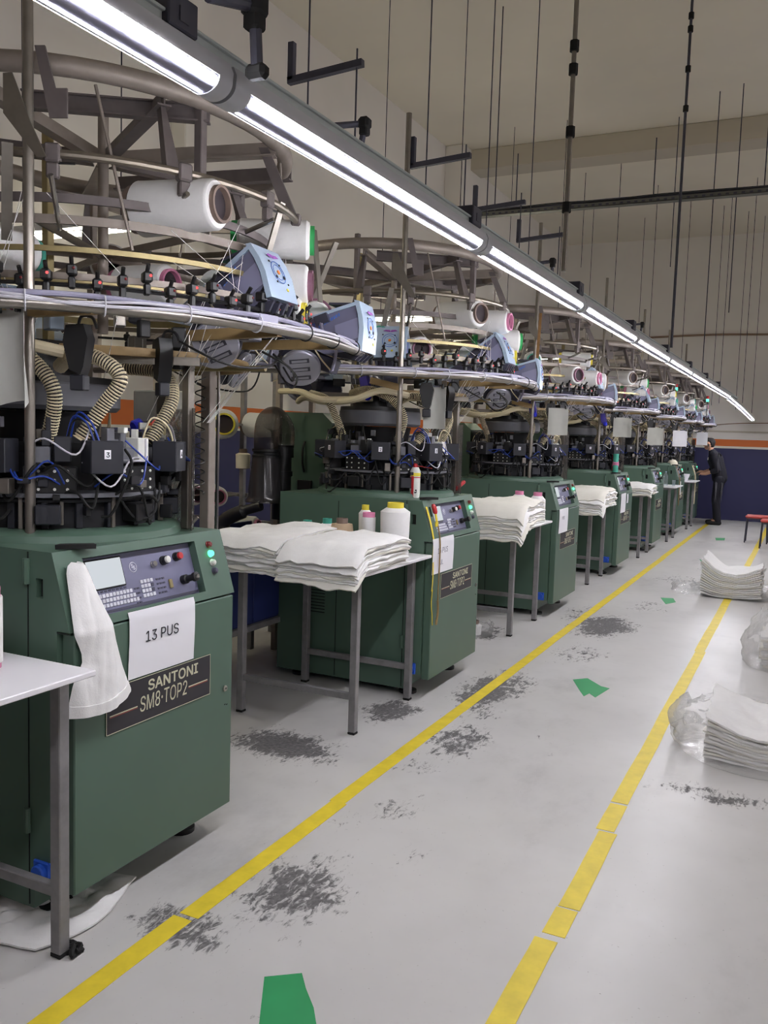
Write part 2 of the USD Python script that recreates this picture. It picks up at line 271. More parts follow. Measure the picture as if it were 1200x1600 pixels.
tape_line('floor_line', -.652, [(.9, 2.63, 0), (2.665, 2.84, .012), (2.85, 3.5, .016), (3.515, 3.8, 0), (3.82, 7.0, 0), (7.0, 12.0, -.008), (12.0, 18.4, .01)], 'yellow tape line on the floor beside the bagged white garments')
def floor_patch(P, label): solo('floor_marker', extrude(P, .0015, (0, 0, .0003), (1, 0, 0), (0, 1, 0)), 'tape_green', label, 'floor marker', smooth=False)
floor_patch([(-1.196, 1.80), (-1.332, 2.036), (-1.245, 2.104), (-1.198, 2.049), (-1.135, 1.987), (-1.07, 1.9)], 'large green tape marker at the bottom of the aisle floor')
floor_patch([(-1.225, 5.462), (-1.319, 5.675), (-1.24, 5.761), (-1.12, 5.62), (-1.06, 5.60), (-1.098, 5.351), (-1.15, 5.42), (-1.167, 5.338)], 'green tape arrow on the floor between the two yellow lines')
floor_patch([(-1.182, 8.875), (-1.281, 9.212), (-1.161, 9.255), (-1.108, 9.046)], 'small green tape marker level with the far garment pile')
floor_patch([(-1.2, 12.3), (-1.27, 12.6), (-1.17, 12.75), (-1.12, 12.45)], 'tiny green tape marker beyond the far garment pile')
floor_patch([(-1.3, 15.3), (-1.35, 15.7), (-1.2, 15.8), (-1.18, 15.4)], 'farthest tiny green tape marker near the person at the back')
# ------------------------------------------------------------------ overhead LED row and its trunking
LX, LZ, LL, LY0 = -1.065, 2.25, 1.44, 1.41
def lamp_local(near):
    a, b, L = .036, .028, LL-.05
    ph = np.linspace(0, PI, 17); low = [(a*math.cos(p), -b*math.sin(p)) for p in ph]
    body = [(.038, 0), (.040, .016), (.032, .034), (-.032, .034), (-.040, .016), (-.038, 0)]
    Y, X, Z = (0, 1, 0), (1, 0, 0), (0, 0, 1)
    def ex(poly, y0, y1): return mv(rot(trimesh.creation.extrude_polygon(__import__('shapely').geometry.Polygon(poly), y1-y0, engine='earcut'), PI/2, (1, 0, 0)), 0, y1, 0)
    def strip(f0, f1, y0, y1, lift=.0015):
        ff = np.radians(np.linspace(f0, f1, 6)); o = [((a+lift)*math.cos(f), -(b+lift)*math.sin(f)) for f in ff]; i = [((a-.004)*math.cos(f), -(b-.004)*math.sin(f)) for f in ff]
        return ex(o+i[::-1], y0, y1)
    R = {}
    R['housing'] = ex(body, 0, LL-.01); R['lens'] = ex(low, .05, L)
    R['caps'] = [ex([(x*1.06, z*1.06) for x, z in low], 0, .05), ex([(x*1.06, z*1.06) for x, z in low], L, LL-.01)]
    R['led'] = [strip(14, 40, .055 if near < 2 else L-.12, L-.005), strip(136, 168, .055, L-.005)]; R['edge'] = strip(88, 95, .055, L-.005)
    if near == 2:
        D = []
        for f in (18, 31):
            g = math.radians(f)
            for y in np.arange(.07, L-.12, .0165): D.append(mv(trimesh.creation.icosphere(1, .0048), (a+.001)*math.cos(g), y, -(b+.001)*math.sin(g)))
        R['dots'] = cat_(D)
    return R
LABS = ['LED strip light over the nearest machine, cut off by the frame top', 'second LED strip light from the camera in the long overhead row', 'third LED strip light from the camera in the long overhead row', 'fourth LED strip light from the camera in the long overhead row', 'fifth LED strip light from the camera in the overhead row', 'sixth LED strip light from the camera in the overhead row', 'seventh LED strip light from the camera in the overhead row', 'eighth LED strip light, over the fifth machine along the row', 'ninth LED strip light, towards the far wall in the overhead row', 'tenth LED strip light, towards the far wall in the overhead row', 'eleventh LED strip light, third from the far end of the row', 'next to last LED strip light at the far end of the row', 'last LED strip light at the far end of the overhead row']
src = None
for i in range(13):
    y = LY0+LL*(i-1); dr = lambda q: .012*max(0, q-8)**1.6; z = LZ-dr(i)
    if i < 2 or i == 2:
        R = lamp_local(2 if i == 0 else 0); t = thing('strip_light', LABS[i], 'strip light', (LX, y, z), group='overhead LED row')
        part(t, 'housing', R['housing'], 'lamp_body', local=True); part(t, 'lens', R['lens'], 'lamp_lens', local=True)
        for c in R['caps']: part(t, 'end_cap', c, 'lamp_body', local=True)
        for c in R['led']: part(t, 'led_strip', c, 'led', local=True)
        part(t, 'lens_edge', R['edge'], 'led_edge', local=True)
        if 'dots' in R: part(t, 'led_dots', R['dots'], 'led_dot', kind='stuff', local=True)
        src = t
    else:
        c = copy(src, (LX, y, z), label=LABS[i])
        if i > 8: UsdGeom.Xformable(stage.GetPrimAtPath(c)).AddRotateXOp().Set(-math.degrees(math.atan((dr(i+1)-dr(i))/LL)))
for k in range(7): copy(src, (4.2, -1.5+3.0*k, 2.62), label='LED strip light of a second row over the right half of the hall', group='second LED row')
t = thing('cable_trunking', 'long pale metal trunking that carries the overhead LED row', 'trunking', (LX, 0, LZ+.055))
part(t, 'channel', [box(LX-.02, LX+.02, -.1, 14.4, LZ+.036, LZ+.058, .002), box(LX-.028, LX+.028, -.1, 14.4, LZ+.055, LZ+.061, .002)], 'trunk')
for y in (1.26, 2.75, 4.2, 5.6, 7.05, 8.5, 9.9, 11.3): part(t, 'clip', [box(LX-.035, LX+.035, y-.04, y+.04, LZ+.036, LZ+.095, .003), box(LX+.035, LX+.037, y-.012, y+.012, LZ+.05, LZ+.075)], 'bracket')
def hanging_rod(x, y, z0, z1, r, label, collars=(), m='bracket'):
    t = thing('hanging_rod', label, 'rod', (x, y, z0)); part(t, 'rod', rod((x, y, z0), (x, y, z1), r, 8), m)
    for c in collars: part(t, 'collar', rod((x, y, c), (x, y, c+.045), r*1.9, 8), 'rubber')
hanging_rod(LX, 1.28, LZ+.13, H, .009, 'thin dark rod holding the nearest strip light')
hanging_rod(LX, 3.98, LZ+.11, H, .011, 'grey drop pipe with black collars above the third strip light', (2.62, 2.95, 3.22, 3.32), 'steel')
hanging_rod(LX, 7.4, LZ+.11, H, .011, 'long thin drop pipe with dark collars above the fifth strip light', (4.2, 4.5, 4.8, 4.9), 'bracket')
for x, y, z0, w in ((-1.29, 11.7, 2.4, 'near the right end of the ceiling beam'), (-3.07, 8.68, 3.9, 'left of the cable tray, its top on the ceiling'), (-1.86, 12.4, 3.95, 'that ends just under the ceiling beam'), (-1.01, 11.55, 3.2, 'close beside the rod at the beam')):
    hanging_rod(x, y, z0, H, .006, 'thin ceiling rod '+w)
far_rods = [(-3.57, 14.42, 4.4), (-3.17, 17.63, 3.9), (-1.49, 16.33, 2.3), (-1.32, 17.75, 2.25), (-2.6, 15.5, 2.6), (-2.2, 16.6, 2.5), (-1.7, 17.2, 2.3), (-1.06, 15.6, 2.28), (-1.06, 18.2, 2.2), (-3.9, 16.5, 3.4), (-2.9, 13.9, 3.2)]
far_rods.sort(key=lambda q: q[0]/q[1])
for (x, y, z0), w in zip(far_rods, ('first', 'second', 'third', 'fourth', 'fifth', 'sixth', 'seventh', 'eighth', 'ninth', 'tenth', 'last')):
    t = solo('hanging_rod', rod((x, y, z0), (x, y, H), .005, 6), 'bracket', f'thin dark rod before the back wall, {w} from the left of the far rods', 'rod', 'far ceiling rods')
for y, w in ((3.53, 'nearest'), (4.89, 'second nearest'), (5.97, 'third'), (7.0, 'farthest')):
    t = thing('hanging_bracket', f'dark L shaped bracket on two thin rods, the {w} of four', 'bracket', (-2.26, y, 3.2), group='empty L brackets above the creels')
    part(t, 'angle_arm', [bar((-2.275, y, 3.20), (-1.89, y, 3.225), .03, .03)], 'bracket'); part(t, 'upright', box(-2.275, -2.245, y-.015, y+.015, 3.2, 3.37, .002), 'bracket')
    for x in (-2.17, -1.92): part(t, 'rod', rod((x, y, 2.85), (x, y, 3.29 if x > -2 else H), .004, 6), 'bracket')
t = thing('cable_tray', 'perforated grey cable tray with cables running across under the ceiling', 'cable tray', (0, 9, 3.93))
part(t, 'tray', [box(-3.5, XR, 8.95, 9.05, 3.93, 3.935), box(-3.5, XR, 8.95, 8.953, 3.93, 3.97), box(-3.5, XR, 9.047, 9.05, 3.93, 3.97)], 'tray')
part(t, 'rungs', [box(x, x+.03, 8.946, 8.951, 3.938, 3.955) for x in np.arange(-3.4, XR, .07)], 'bracket', kind='stuff')
for k in range(3): part(t, 'cable', tube(spline([(x, 8.97+.03*k, 3.985+.02*rnd.random()) for x in np.arange(-3.5, XR, .5)], 4), .012, 6), 'cable_grey' if k == 1 else 'charcoal')
for x in (-2.95, -1.55, -.55, .6): part(t, 'hanger', rod((x, 9, 3.93), (x, 9, 4.55), .006, 6), 'bracket')
solo('conduit', tube(spline([(-3.5, 19.52, 3.82), (-2.0, 19.52, 3.86), (-.5, 19.52, 3.84), (3, 19.52, 3.85)], 6), .022, 8), 'conduit', 'thin brown conduit running high across the back wall', 'conduit')
solo('wall_cable', tube(spline([(-1.9, 19.56, 1.98), (-1.2, 19.56, 2.04), (0.5, 19.56, 2.06)], 8), .01, 6), 'conduit', 'thin cable low on the back wall under the last strip light', 'cable')
def elbow(P, label, r=.012):
    t = thing('elbow_pipe', label, 'pipe', P[0]); part(t, 'pipe', [rod(P[k], P[k+1], r) for k in range(len(P)-1)], 'bracket')
    part(t, 'elbow', [cbox(P[1], (.045, .045, .045), .01), cbox((P[1][0], P[1][1], P[1][2]-.03), (.034, .034, .03), .005)], 'rubber'); part(t, 'fitting', [cbox(P[2], (.045, .03, .028), .008)], 'rubber')
elbow([(-1.01, 1.30, 2.36), (-.994, 1.42, 2.391), (-.986, 1.42, 2.271)], 'dark elbow pipe beside the nearest strip light clip')
elbow([(-1.80, 2.9, 2.735), (-1.591, 3.0, 2.759), (-1.607, 3.0, 2.66)], 'dark elbow pipe behind the second strip light')
elbow([(-1.95, 6.15, 2.83), (-1.74, 6.2, 2.858), (-1.743, 6.2, 2.74)], 'dark elbow pipe behind the fourth strip light')
elbow([(-2.05, 10.4, 2.93), (-1.85, 10.5, 2.956), (-1.87, 10.5, 2.82)], 'dark elbow pipe behind the sixth strip light')
# warm fluorescent tubes over the lane behind the machines
for k, (y, x0, x1, z) in enumerate(((4.0, -4.72, -3.52, 2.74), (8.0, -4.2, -2.98, 2.73), (12.0, -4.2, -3.06, 2.71))):
    t = thing('tube_light', ('warm fluorescent tube light behind the nearest creel', 'warm fluorescent tube light behind the second creel', 'warm fluorescent tube light behind the third creel')[k], 'tube light', (x0, y, z), group='warm tube lights')
    part(t, 'tube', rod((x0+.02, y, z), (x1-.02, y, z), .017, 12), 'tube_warm'); part(t, 'batten', box(x0, x1, y-.03, y+.03, z+.03, z+.075, .004), 'lamp_body')
    for x in (x0+.015, x1-.015): part(t, 'lamp_holder', box(x-.012, x+.012, y-.018, y+.018, z-.022, z+.032, .003), 'white_plastic')
    for x in (x0+.2, x1-.2): part(t, 'hanger', rod((x, y, z+.07), (x, y, H), .004, 6), 'bracket')
# ------------------------------------------------------------------ knitting machine (drawn where the nearest one stands)
MO = np.array([-2.5, 2.38, 0.0]); HX, HY = -2.52, 2.38
OFF = [0, 2.82, 5.65, 8.46, 11.07, 13.54, 15.81]; WHICH = ['nearest', 'second', 'third', 'fourth', 'fifth', 'sixth', 'farthest']
def hose(P, n=150, r=.026, rib=True):
    Q = spline(P, 60); d = np.r_[0, np.cumsum(np.linalg.norm(np.diff(Q, axis=0), axis=1))]; k = int(d[-1]/.0026)
    s = np.linspace(0, d[-1], k); Q = np.stack([np.interp(s, d, Q[:, i]) for i in range(3)], 1)
    if not rib: return tube(Q[::6], r, 12), None
    R = np.where((np.arange(k)//2) % 2 == 0, r, r*.78); return tube(Q, R, 12), tube(Q[::5], r*.87, 10)
def wires(seed, n, r, z0, z1, m, t, nm, rad=.44, n8=6, sag=.09, span=(.2, .6), a0=-PI, a1=PI):
    R = random.Random(seed)
    for _ in range(n):
        a = R.uniform(a0, a1); b = a+R.choice((-1, 1))*R.uniform(*span); za, zb = R.uniform(z0, z1), R.uniform(z0, z1)
        P = [(HX+.40*math.cos(a), HY+.40*math.sin(a), za), (HX+(rad+R.uniform(0, .05))*math.cos(a*.7+b*.3), HY+(rad+R.uniform(0, .05))*math.sin(a*.7+b*.3), (za+zb)/2-R.uniform(-.5, 1)*sag),
             (HX+(rad-.01)*math.cos(a*.3+b*.7), HY+(rad-.01)*math.sin(a*.3+b*.7), (za+zb)/2-R.uniform(0, 1)*sag), (HX+.40*math.cos(b), HY+.40*math.sin(b), zb)]
        part(t, nm, tube(spline(P, n8), r, 6), m)
def make_machine():
    t = thing('knitting_machine', 'x', 'knitting machine', MO, group='green circular knitting machines in a row')
    y0, y1 = 1.915, 2.755; xb = -3.05
    # chassis with the console wedge cut for the sunk control panel
    sl = np.array([-.075, 0, .241]); L = np.linalg.norm(sl); sl /= L; nn = np.array([.241, 0, .075])/np.linalg.norm([.241, 0, .075])
    prof = [(-1.977, .964), (-2.052, 1.205), (xb, 1.205), (xb, .05), (-2.13, .05), (-2.13, .15), (-2.03, .15), (-2.03, .964)]
    body = extrude(prof, y1-y0, (0, y1, 0), (1, 0, 0), (0, 0, 1))
    so = np.array([-1.977, 0, .964])
    def SP(s, y, h=0): p = so+sl*s+nn*h; return np.array([p[0], y, p[2]])
    cut = frame(trimesh.creation.box(bounds=[(.030, 2.03, -.045), (.222, 2.588, .05)]), so, sl, (0, 1, 0), nn)
    cut2 = box(-2.118, -2.088, y0-.01, y0+.03, 1.06, 1.12); cut3 = frame(trimesh.creation.box(bounds=[(.15, 1.985, -.03), (.21, 2.012, .02)]), so, sl, (0, 1, 0), nn)
    try: body = trimesh.boolean.difference([body, cut, cut2, cut3], engine='manifold')
    except Exception as e: print('bool', e)
    part(t, 'chassis', body, 'green', smooth=25)
    part(t, 'side_seam', [box(-2.153, -2.149, y0-.002, y0+.002, .06, 1.2), box(-2.62, -2.616, y0-.002, y0+.002, .06, 1.17), box(-2.03, -1.98, y0-.001, y0+.002, .958, .962)], 'seam')
    for z in (1.10, .30): part(t, 'hinge', cyl((-2.152, y0-.006, z), (0, 0, 1), .011, .08, 10), 'green')
    part(t, 'side_vent', [box(-2.85, -2.70, y0-.003, y0+.001, z, z+.006) for z in np.arange(.45, .8, .02)], 'seam', kind='stuff')
    d = part(t, 'front_door', box(-2.028, -1.977, y0+.018, y1-.006, .12, .956, .004), 'green')
    part(d, 'lock', cyl((-1.978, 2.70, .595), (1, 0, 0), .012, .008, 16, .002), 'chrome'); part(d, 'keyhole', cyl((-1.9705, 2.70, .595), (1, 0, 0), .004, .0012, 8), 'black')
    part(d, 'scratch', [box(-1.9775, -1.9765, 2.70+k*.012, 2.709+k*.012, .528-.003*k, .532-.003*k) for k in (0, 1)], 'seam')
    part(t, 'grip_hole', box(-2.117, -2.089, y0+.02, y0+.032, 1.061, 1.119), 'seam'); part(t, 'card_slot', frame(trimesh.creation.box(bounds=[(.151, 1.986, -.032), (.209, 2.011, -.025)]), so, sl, (0, 1, 0), nn), 'seam')
    # name plate
    pl = part(t, 'name_plate', box(-1.979, -1.9735, 2.065, 2.605, .598, .752, .001), 'plate'); X, Y, x = (0, 1, 0), (0, 0, 1), -1.974
    part(pl, 'plate_rim', [box(-1.9785, -1.973, 2.065, 2.605, z, z+.0022) for z in (.598, .7498)]+[box(-1.9785, -1.973, y, y+.002, .598, .752) for y in (2.065, 2.603)], 'cream')
    part(pl, 'lettering', text('SANTONI', .036, (x, 2.262, .699), X, Y, bold=True, w=.268), 'cream')
    part(pl, 'model_lettering', text('SM8·TOP2', .052, (x, 2.222, .634), X, Y, w=.245, shear=.05), 'cream')
    part(pl, 'line', [box(-1.9745, -1.973, 2.08, 2.21, .656, .660), box(-1.9745, -1.973, 2.478, 2.588, .656, .660)], 'cream'); part(pl, 'line', [box(-1.9745, -1.973, 2.08, 2.21, .652, .6545), box(-1.9745, -1.973, 2.478, 2.588, .652, .6545)], 'redline')
    # control panel
    def SB(s0, s1, a, b, h0, h1, bv=0): return frame(box(s0, s1, a, b, h0, h1, bv), so, sl, (0, 1, 0), nn)
    cp = part(t, 'control_panel', SB(.031, .221, 2.032, 2.586, -.044, -.03), 'panel'); pz = -.0299
    part(cp, 'screen_frame', SB(.112, .214, 2.055, 2.222, pz, pz+.006, .002), 'black'); part(cp, 'screen', SB(.117, .209, 2.061, 2.216, pz+.004, pz+.0075), 'lcd')
    keys, dark = [], []
    for r in range(3):
        for c in range(11): a = 2.075+.0158*c+.012*r; keys.append(SB(.085-.0165*r, .0975-.0165*r, a, a+.0128, pz, pz+.003, .001))
    for r in range(4):
        for c in range(4): a = 2.292+.0165*c; (keys if (r, c) not in ((1, 3), (2, 3)) else dark).append(SB(.107-.0165*r, .1195-.0165*r, a, a+.0132, pz, pz+.003, .001))
    for c in range(9): dark.append(SB(.1025, .108, 2.068+.0178*c, 2.079+.0178*c, pz, pz+.002))
    for r in range(4):
        for c in range(3): dark.append(SB(.108-.0165*r, .1145-.0165*r, 2.372+.0155*c, 2.383+.0155*c, pz, pz+.002)); 
        for c in range(2): dark.append(SB(.091-.0165*r, .097-.0165*r, 2.257+.0135*c, 2.267+.0135*c, pz, pz+.002))
    part(cp, 'keypad', keys, 'key', kind='stuff'); part(cp, 'small_keys', dark, 'keydark', kind='stuff')
    part(cp, 'strip', SB(.034, .043, 2.036, 2.582, pz, pz+.002), 'keydark')
    E1 = SP(.168, 2.275, pz); ring = aim(trimesh.creation.torus(.017, .0013, 20, 6), E1, nn); part(cp, 'emblem', [ring]+[T(text('S', .013, E1+sl*a+np.array([0, b, 0]), (0, 1, 0), sl, depth=.001, bold=True), np.eye(4)) for a, b in ((-.002, -.009), (-.009, -.001))], 'key')
    def knob(s, y, r, h, m, nm): return part(cp, nm, [aim(lathe([(0, 0), (r*1.1, 0), (r*1.1, h*.3), (r, h*.35), (r, h*.92), (r*.88, h), (0, h)], 18), SP(s, y, pz), nn)], m)
    knob(.166, 2.372, .010, .016, 'chrome', 'key_switch'); k = knob(.172, 2.428, .0155, .022, 'black', 'start_button'); part(k, 'cap', aim(lathe([(0, 0), (.013, 0), (.012, .008), (0, .01)], 18), SP(.172, 2.428, pz+.021), nn), 'white_plastic')
    k = knob(.178, 2.500, .0155, .02, 'black', 'stop_button'); part(k, 'cap', aim(lathe([(0, 0), (.013, 0), (.012, .009), (0, .011)], 18), SP(.178, 2.5, pz+.019), nn), 'red')
    part(cp, 'hand_wheel', [aim(lathe([(0, 0), (.017, 0), (.017, .02), (.012, .024), (.012, .05), (.017, .053), (.017, .066), (0, .07)], 18), SP(.09, 2.512, pz), nn)], 'black'); part(cp, 'wheel_cap', aim(lathe([(0, 0), (.008, 0), (.007, .004), (0, .005)], 14), SP(.09, 2.512, pz+.069), nn), 'chrome')
    part(cp, 'port', SB(.07, .102, 2.432, 2.448, pz, pz+.008, .002), 'brass')
    for s, m, nm in ((.2, 'red_dark', 'stop_lamp'), (.165, 'lamp_green', 'run_lamp'), (.13, 'white_plastic', 'white_lamp'), (.098, 'keydark', 'lamp_socket')):
        k = part(t, nm, aim(lathe([(0, 0), (.0135, 0), (.0135, .003), (.012, .004), (.011, .012), (.007, .016), (0, .017)], 18), SP(s, 2.662, 0), nn), m, label='lit green run lamp' if m == 'lamp_green' else None)
    part(t, 'rubber_strip', tube([(-2.10, 1.985, 1.213), (-2.06, 2.00, 1.216), (-2.02, 2.062, 1.214)], 0, flat=(.035, .014)), 'rubber')
    part(t, 'plug', [cyl((-2.09, y0-.03, .185), (0, 1, 0), .028, .032, 14, .004), box(-2.125, -2.055, y0-.012, y0, .15, .22, .004)], 'blue')
    for x in (-2.15, -2.93):
        for y in (2.02, 2.66): part(t, 'foot', lathe([(0, 0), (.055, 0), (.055, .018), (.02, .024), (.02, .06), (0, .06)], 16).apply_translation((x, y, 0)), 'black')
    part(t, 'lever', rod((-2.17, 2.70, 1.20), (-2.13, 2.72, 1.25), .006), 'steel')
    # knitting head
    def lz(pr, m, nm, n=48, label=None, dx=0): return part(t, nm, mv(lathe(pr, n), HX+dx, HY, 0), m, label)
    lz([(0, 1.205), (.455, 1.205), (.45, 1.228), (.415, 1.245), (0, 1.245)], 'green', 'bed_ring'); lz([(0, 1.24), (.36, 1.24), (.36, 1.33), (.39, 1.335), (.39, 1.345), (.33, 1.35), (0, 1.35)], 'black_matt', 'base_drum')
    lz([(0, 1.35), (.30, 1.35), (.30, 1.50), (.24, 1.53), (0, 1.53)], 'black', 'needle_cylinder'); lz([(.30, 1.352), (.41, 1.352), (.41, 1.366), (.30, 1.37)], 'cast_grey', 'cam_ring')
    part(t, 'base_rib', [mv(rot(box(.355, .385, -.012, .012, 1.245, 1.335, .003), a), HX, HY, 0) for a in np.linspace(0, 2*PI, 22, endpoint=False)], 'charcoal', kind='stuff')
    for k in range(8):
        a = 2*PI*k/8-.42; g = lambda m: mv(rot(m, a), HX, HY, 0)
        b = part(t, 'feeder_box', g(box(.385, .475, -.056, .056, 1.435, 1.545, .003)), 'charcoal')
        part(b, 'number_label', mv(rot(box(.4748, .4758, -.011, .011, 1.485, 1.515), a), HX, HY, 0), 'paper'); part(b, 'number', mv(rot(text(str((k+2) % 8+1), .016, (.4759, -.005, 1.491), (0, 1, 0), (0, 0, 1), .0006, True), a), HX, HY, 0), 'ink')
        a2 = a+PI/8; g2 = lambda m: mv(rot(m, a2), HX, HY, 0)
        s = part(t, 'cam_block', g2(box(.33, .405, -.085, .085, 1.365, 1.455, .004)), 'black')
        part(s, 'screw', [g2(mv(rot(lathe([(0, 0), (.0055, 0), (.005, .003), (0, .003)], 8), PI/2, (0, 1, 0)), .4045, yy, zz)) for yy in (-.07, -.035, .015, .055) for zz in (1.38, 1.41, 1.44)], 'white_plastic', kind='stuff')
        part(t, 'clamp_block', g2(box(.30, .385, -.06, .0, 1.465, 1.52, .003)), 'cast_grey'); part(t, 'valve_block', g2(box(.32, .39, .012, .065, 1.47, 1.555, .003)), ('white_plastic', 'cast_grey', 'black', 'charcoal')[k % 4])
        part(t, 'yarn_finger', [g2(box(.28, .36, -.085, -.05, 1.53, 1.55, .003)), g2(box(.31, .345, -.03, .0, 1.52, 1.575, .003))], ('cast_grey', 'charcoal', 'yarn_cream')[k % 3])
        part(t, 'stand_off', [g2(box(.36, .38, -.1, -.085, 1.245, 1.36, .002)), g2(box(.385, .40, .03, .042, 1.26, 1.34, .002))], 'steel')
        part(t, 'lower_block', g2(box(.37, .44, -.045, .035, 1.265, 1.33, .004)), ('black', 'charcoal')[k % 2])
    lz([(0, 1.53), (.17, 1.53), (.19, 1.64), (0, 1.64)], 'black', 'suction_cone', dx=-.04); lz([(0, 1.645), (.255, 1.645), (.27, 1.66), (.27, 1.735), (.262, 1.745), (0, 1.745)], 'cast_grey', 'upper_drum', dx=-.06); lz([(.2, 1.742), (.265, 1.742), (.262, 1.766), (.2, 1.766)], 'black', 'drum_rim', dx=-.06)
    lz([(0, 1.745), (.15, 1.745), (.15, 1.86), (.12, 1.9), (0, 1.905)], 'black', 'drive_motor', dx=-.10)
    for P in ([(-2.70, 2.20, 1.85), (-2.54, 2.13, 1.87), (-2.39, 2.14, 1.815), (-2.31, 2.17, 1.70), (-2.365, 2.19, 1.53)], [(-2.42, 2.30, 1.80), (-2.30, 2.25, 1.835), (-2.19, 2.26, 1.82), (-2.12, 2.28, 1.755), (-2.17, 2.25, 1.66), (-2.225, 2.2, 1.545)],
              [(-2.95, 2.1, 1.84), (-2.80, 2.05, 1.80), (-2.74, 2.07, 1.69), (-2.70, 2.12, 1.54)], [(-2.42, 2.62, 1.82), (-2.26, 2.66, 1.80), (-2.18, 2.62, 1.7), (-2.2, 2.52, 1.54)]):
        h, c = hose(P); k = part(t, 'vacuum_hose', h, 'hose', smooth=20); part(k, 'hose_core', c, 'hose_gap')
    for P in ([(-3.2, 2.35, 1.80), (-3.05, 2.2, 1.82), (-2.85, 2.1, 1.79), (-2.6, 2.02, 1.80), (-2.42, 2.05, 1.86), (-2.3, 2.2, 1.84)], [(-3.25, 2.2, 1.86), (-3.0, 2.05, 1.85), (-2.8, 2.0, 1.80), (-2.55, 2.2, 1.82)]):
        part(t, 'suction_pipe', tube(spline(P, 10), .021, 10), 'hose')
    wires(3, 15, .0034, 1.38, 1.56, 'blue_tube', t, 'air_tube', sag=.05); wires(5, 18, .005, 1.28, 1.52, 'rubber', t, 'cable', sag=.12); wires(9, 6, .0035, 1.45, 1.6, 'cable_white', t, 'white_cable')
    Q = random.Random(77)
    for k in range(64):
        a = Q.uniform(-PI, PI); top = k % 2; r, z = (Q.uniform(.27, .40), Q.uniform(1.53, 1.60)) if top else (Q.uniform(.38, .45), Q.uniform(1.26, 1.43))
        part(t, 'small_fitting', cbox((HX+r*math.cos(a), HY+r*math.sin(a), z), (Q.uniform(.015, .05), Q.uniform(.015, .04), Q.uniform(.015, .05)), .002, a), Q.choice(('black', 'charcoal', 'steel', 'cast_grey', 'black_matt', 'white_plastic') if top else ('black', 'charcoal', 'black_matt', 'steel', 'black')))
    for k in range(14):
        a = Q.uniform(-PI, PI); P = [(HX+.33*math.cos(a), HY+.33*math.sin(a), 1.53), (HX+.36*math.cos(a+.06), HY+.36*math.sin(a+.06), 1.60+Q.uniform(0, .05)), (HX+.41*math.cos(a+.15), HY+.41*math.sin(a+.15), 1.60), (HX+.43*math.cos(a+.2), HY+.43*math.sin(a+.2), 1.53)]
        part(t, 'loop_tube', tube(spline(P, 6), .0035, 6), Q.choice(('blue_tube', 'black', 'hose', 'cable_white')))
    # tall cabinet and drive housing behind the head, smoked guard
    c = part(t, 'rear_cabinet', [extrude([(-3.52, .06), (-3.08, .06), (-3.08, 1.66), (-3.16, 1.73), (-3.52, 1.73)], .36, (0, 2.98, 0), (1, 0, 0), (0, 0, 1))], 'green'); part(c, 'handle', tube(spline([(-3.30, 2.615, 1.30), (-3.30, 2.59, 1.36), (-3.30, 2.59, 1.46), (-3.30, 2.615, 1.52)], 5), .008, 8), 'black')
    part(t, 'drive_housing', [box(-3.06, -2.86, 2.62, 2.76, 1.2, 1.66, .02)], 'charcoal')
    a = np.radians(np.linspace(28, 78, 12)); gp = [(HX+.50*math.cos(x), HY+.50*math.sin(x), 1.44) for x in a]; part(t, 'guard', tube(gp, 0, flat=(.004, .46)), 'smoke_clear')
    return t
m0 = make_machine()
LAB = ['nearest green circular knitting machine, marked with the 13 PUS sheet', 'second green knitting machine, with the spray can on its console', 'third green knitting machine, behind the table with two pink capped cones', 'fourth green knitting machine, with a teal and pink striped tube on it', 'fifth green knitting machine along the row', 'sixth green knitting machine, beyond the table with the clear bottle', 'farthest green knitting machine, where the person stands']
stage.GetPrimAtPath(m0).SetCustomDataByKey('label', LAB[0]); 
for i in range(1, 7): copy(m0, MO+np.array([0, OFF[i], 0]), label=LAB[i])
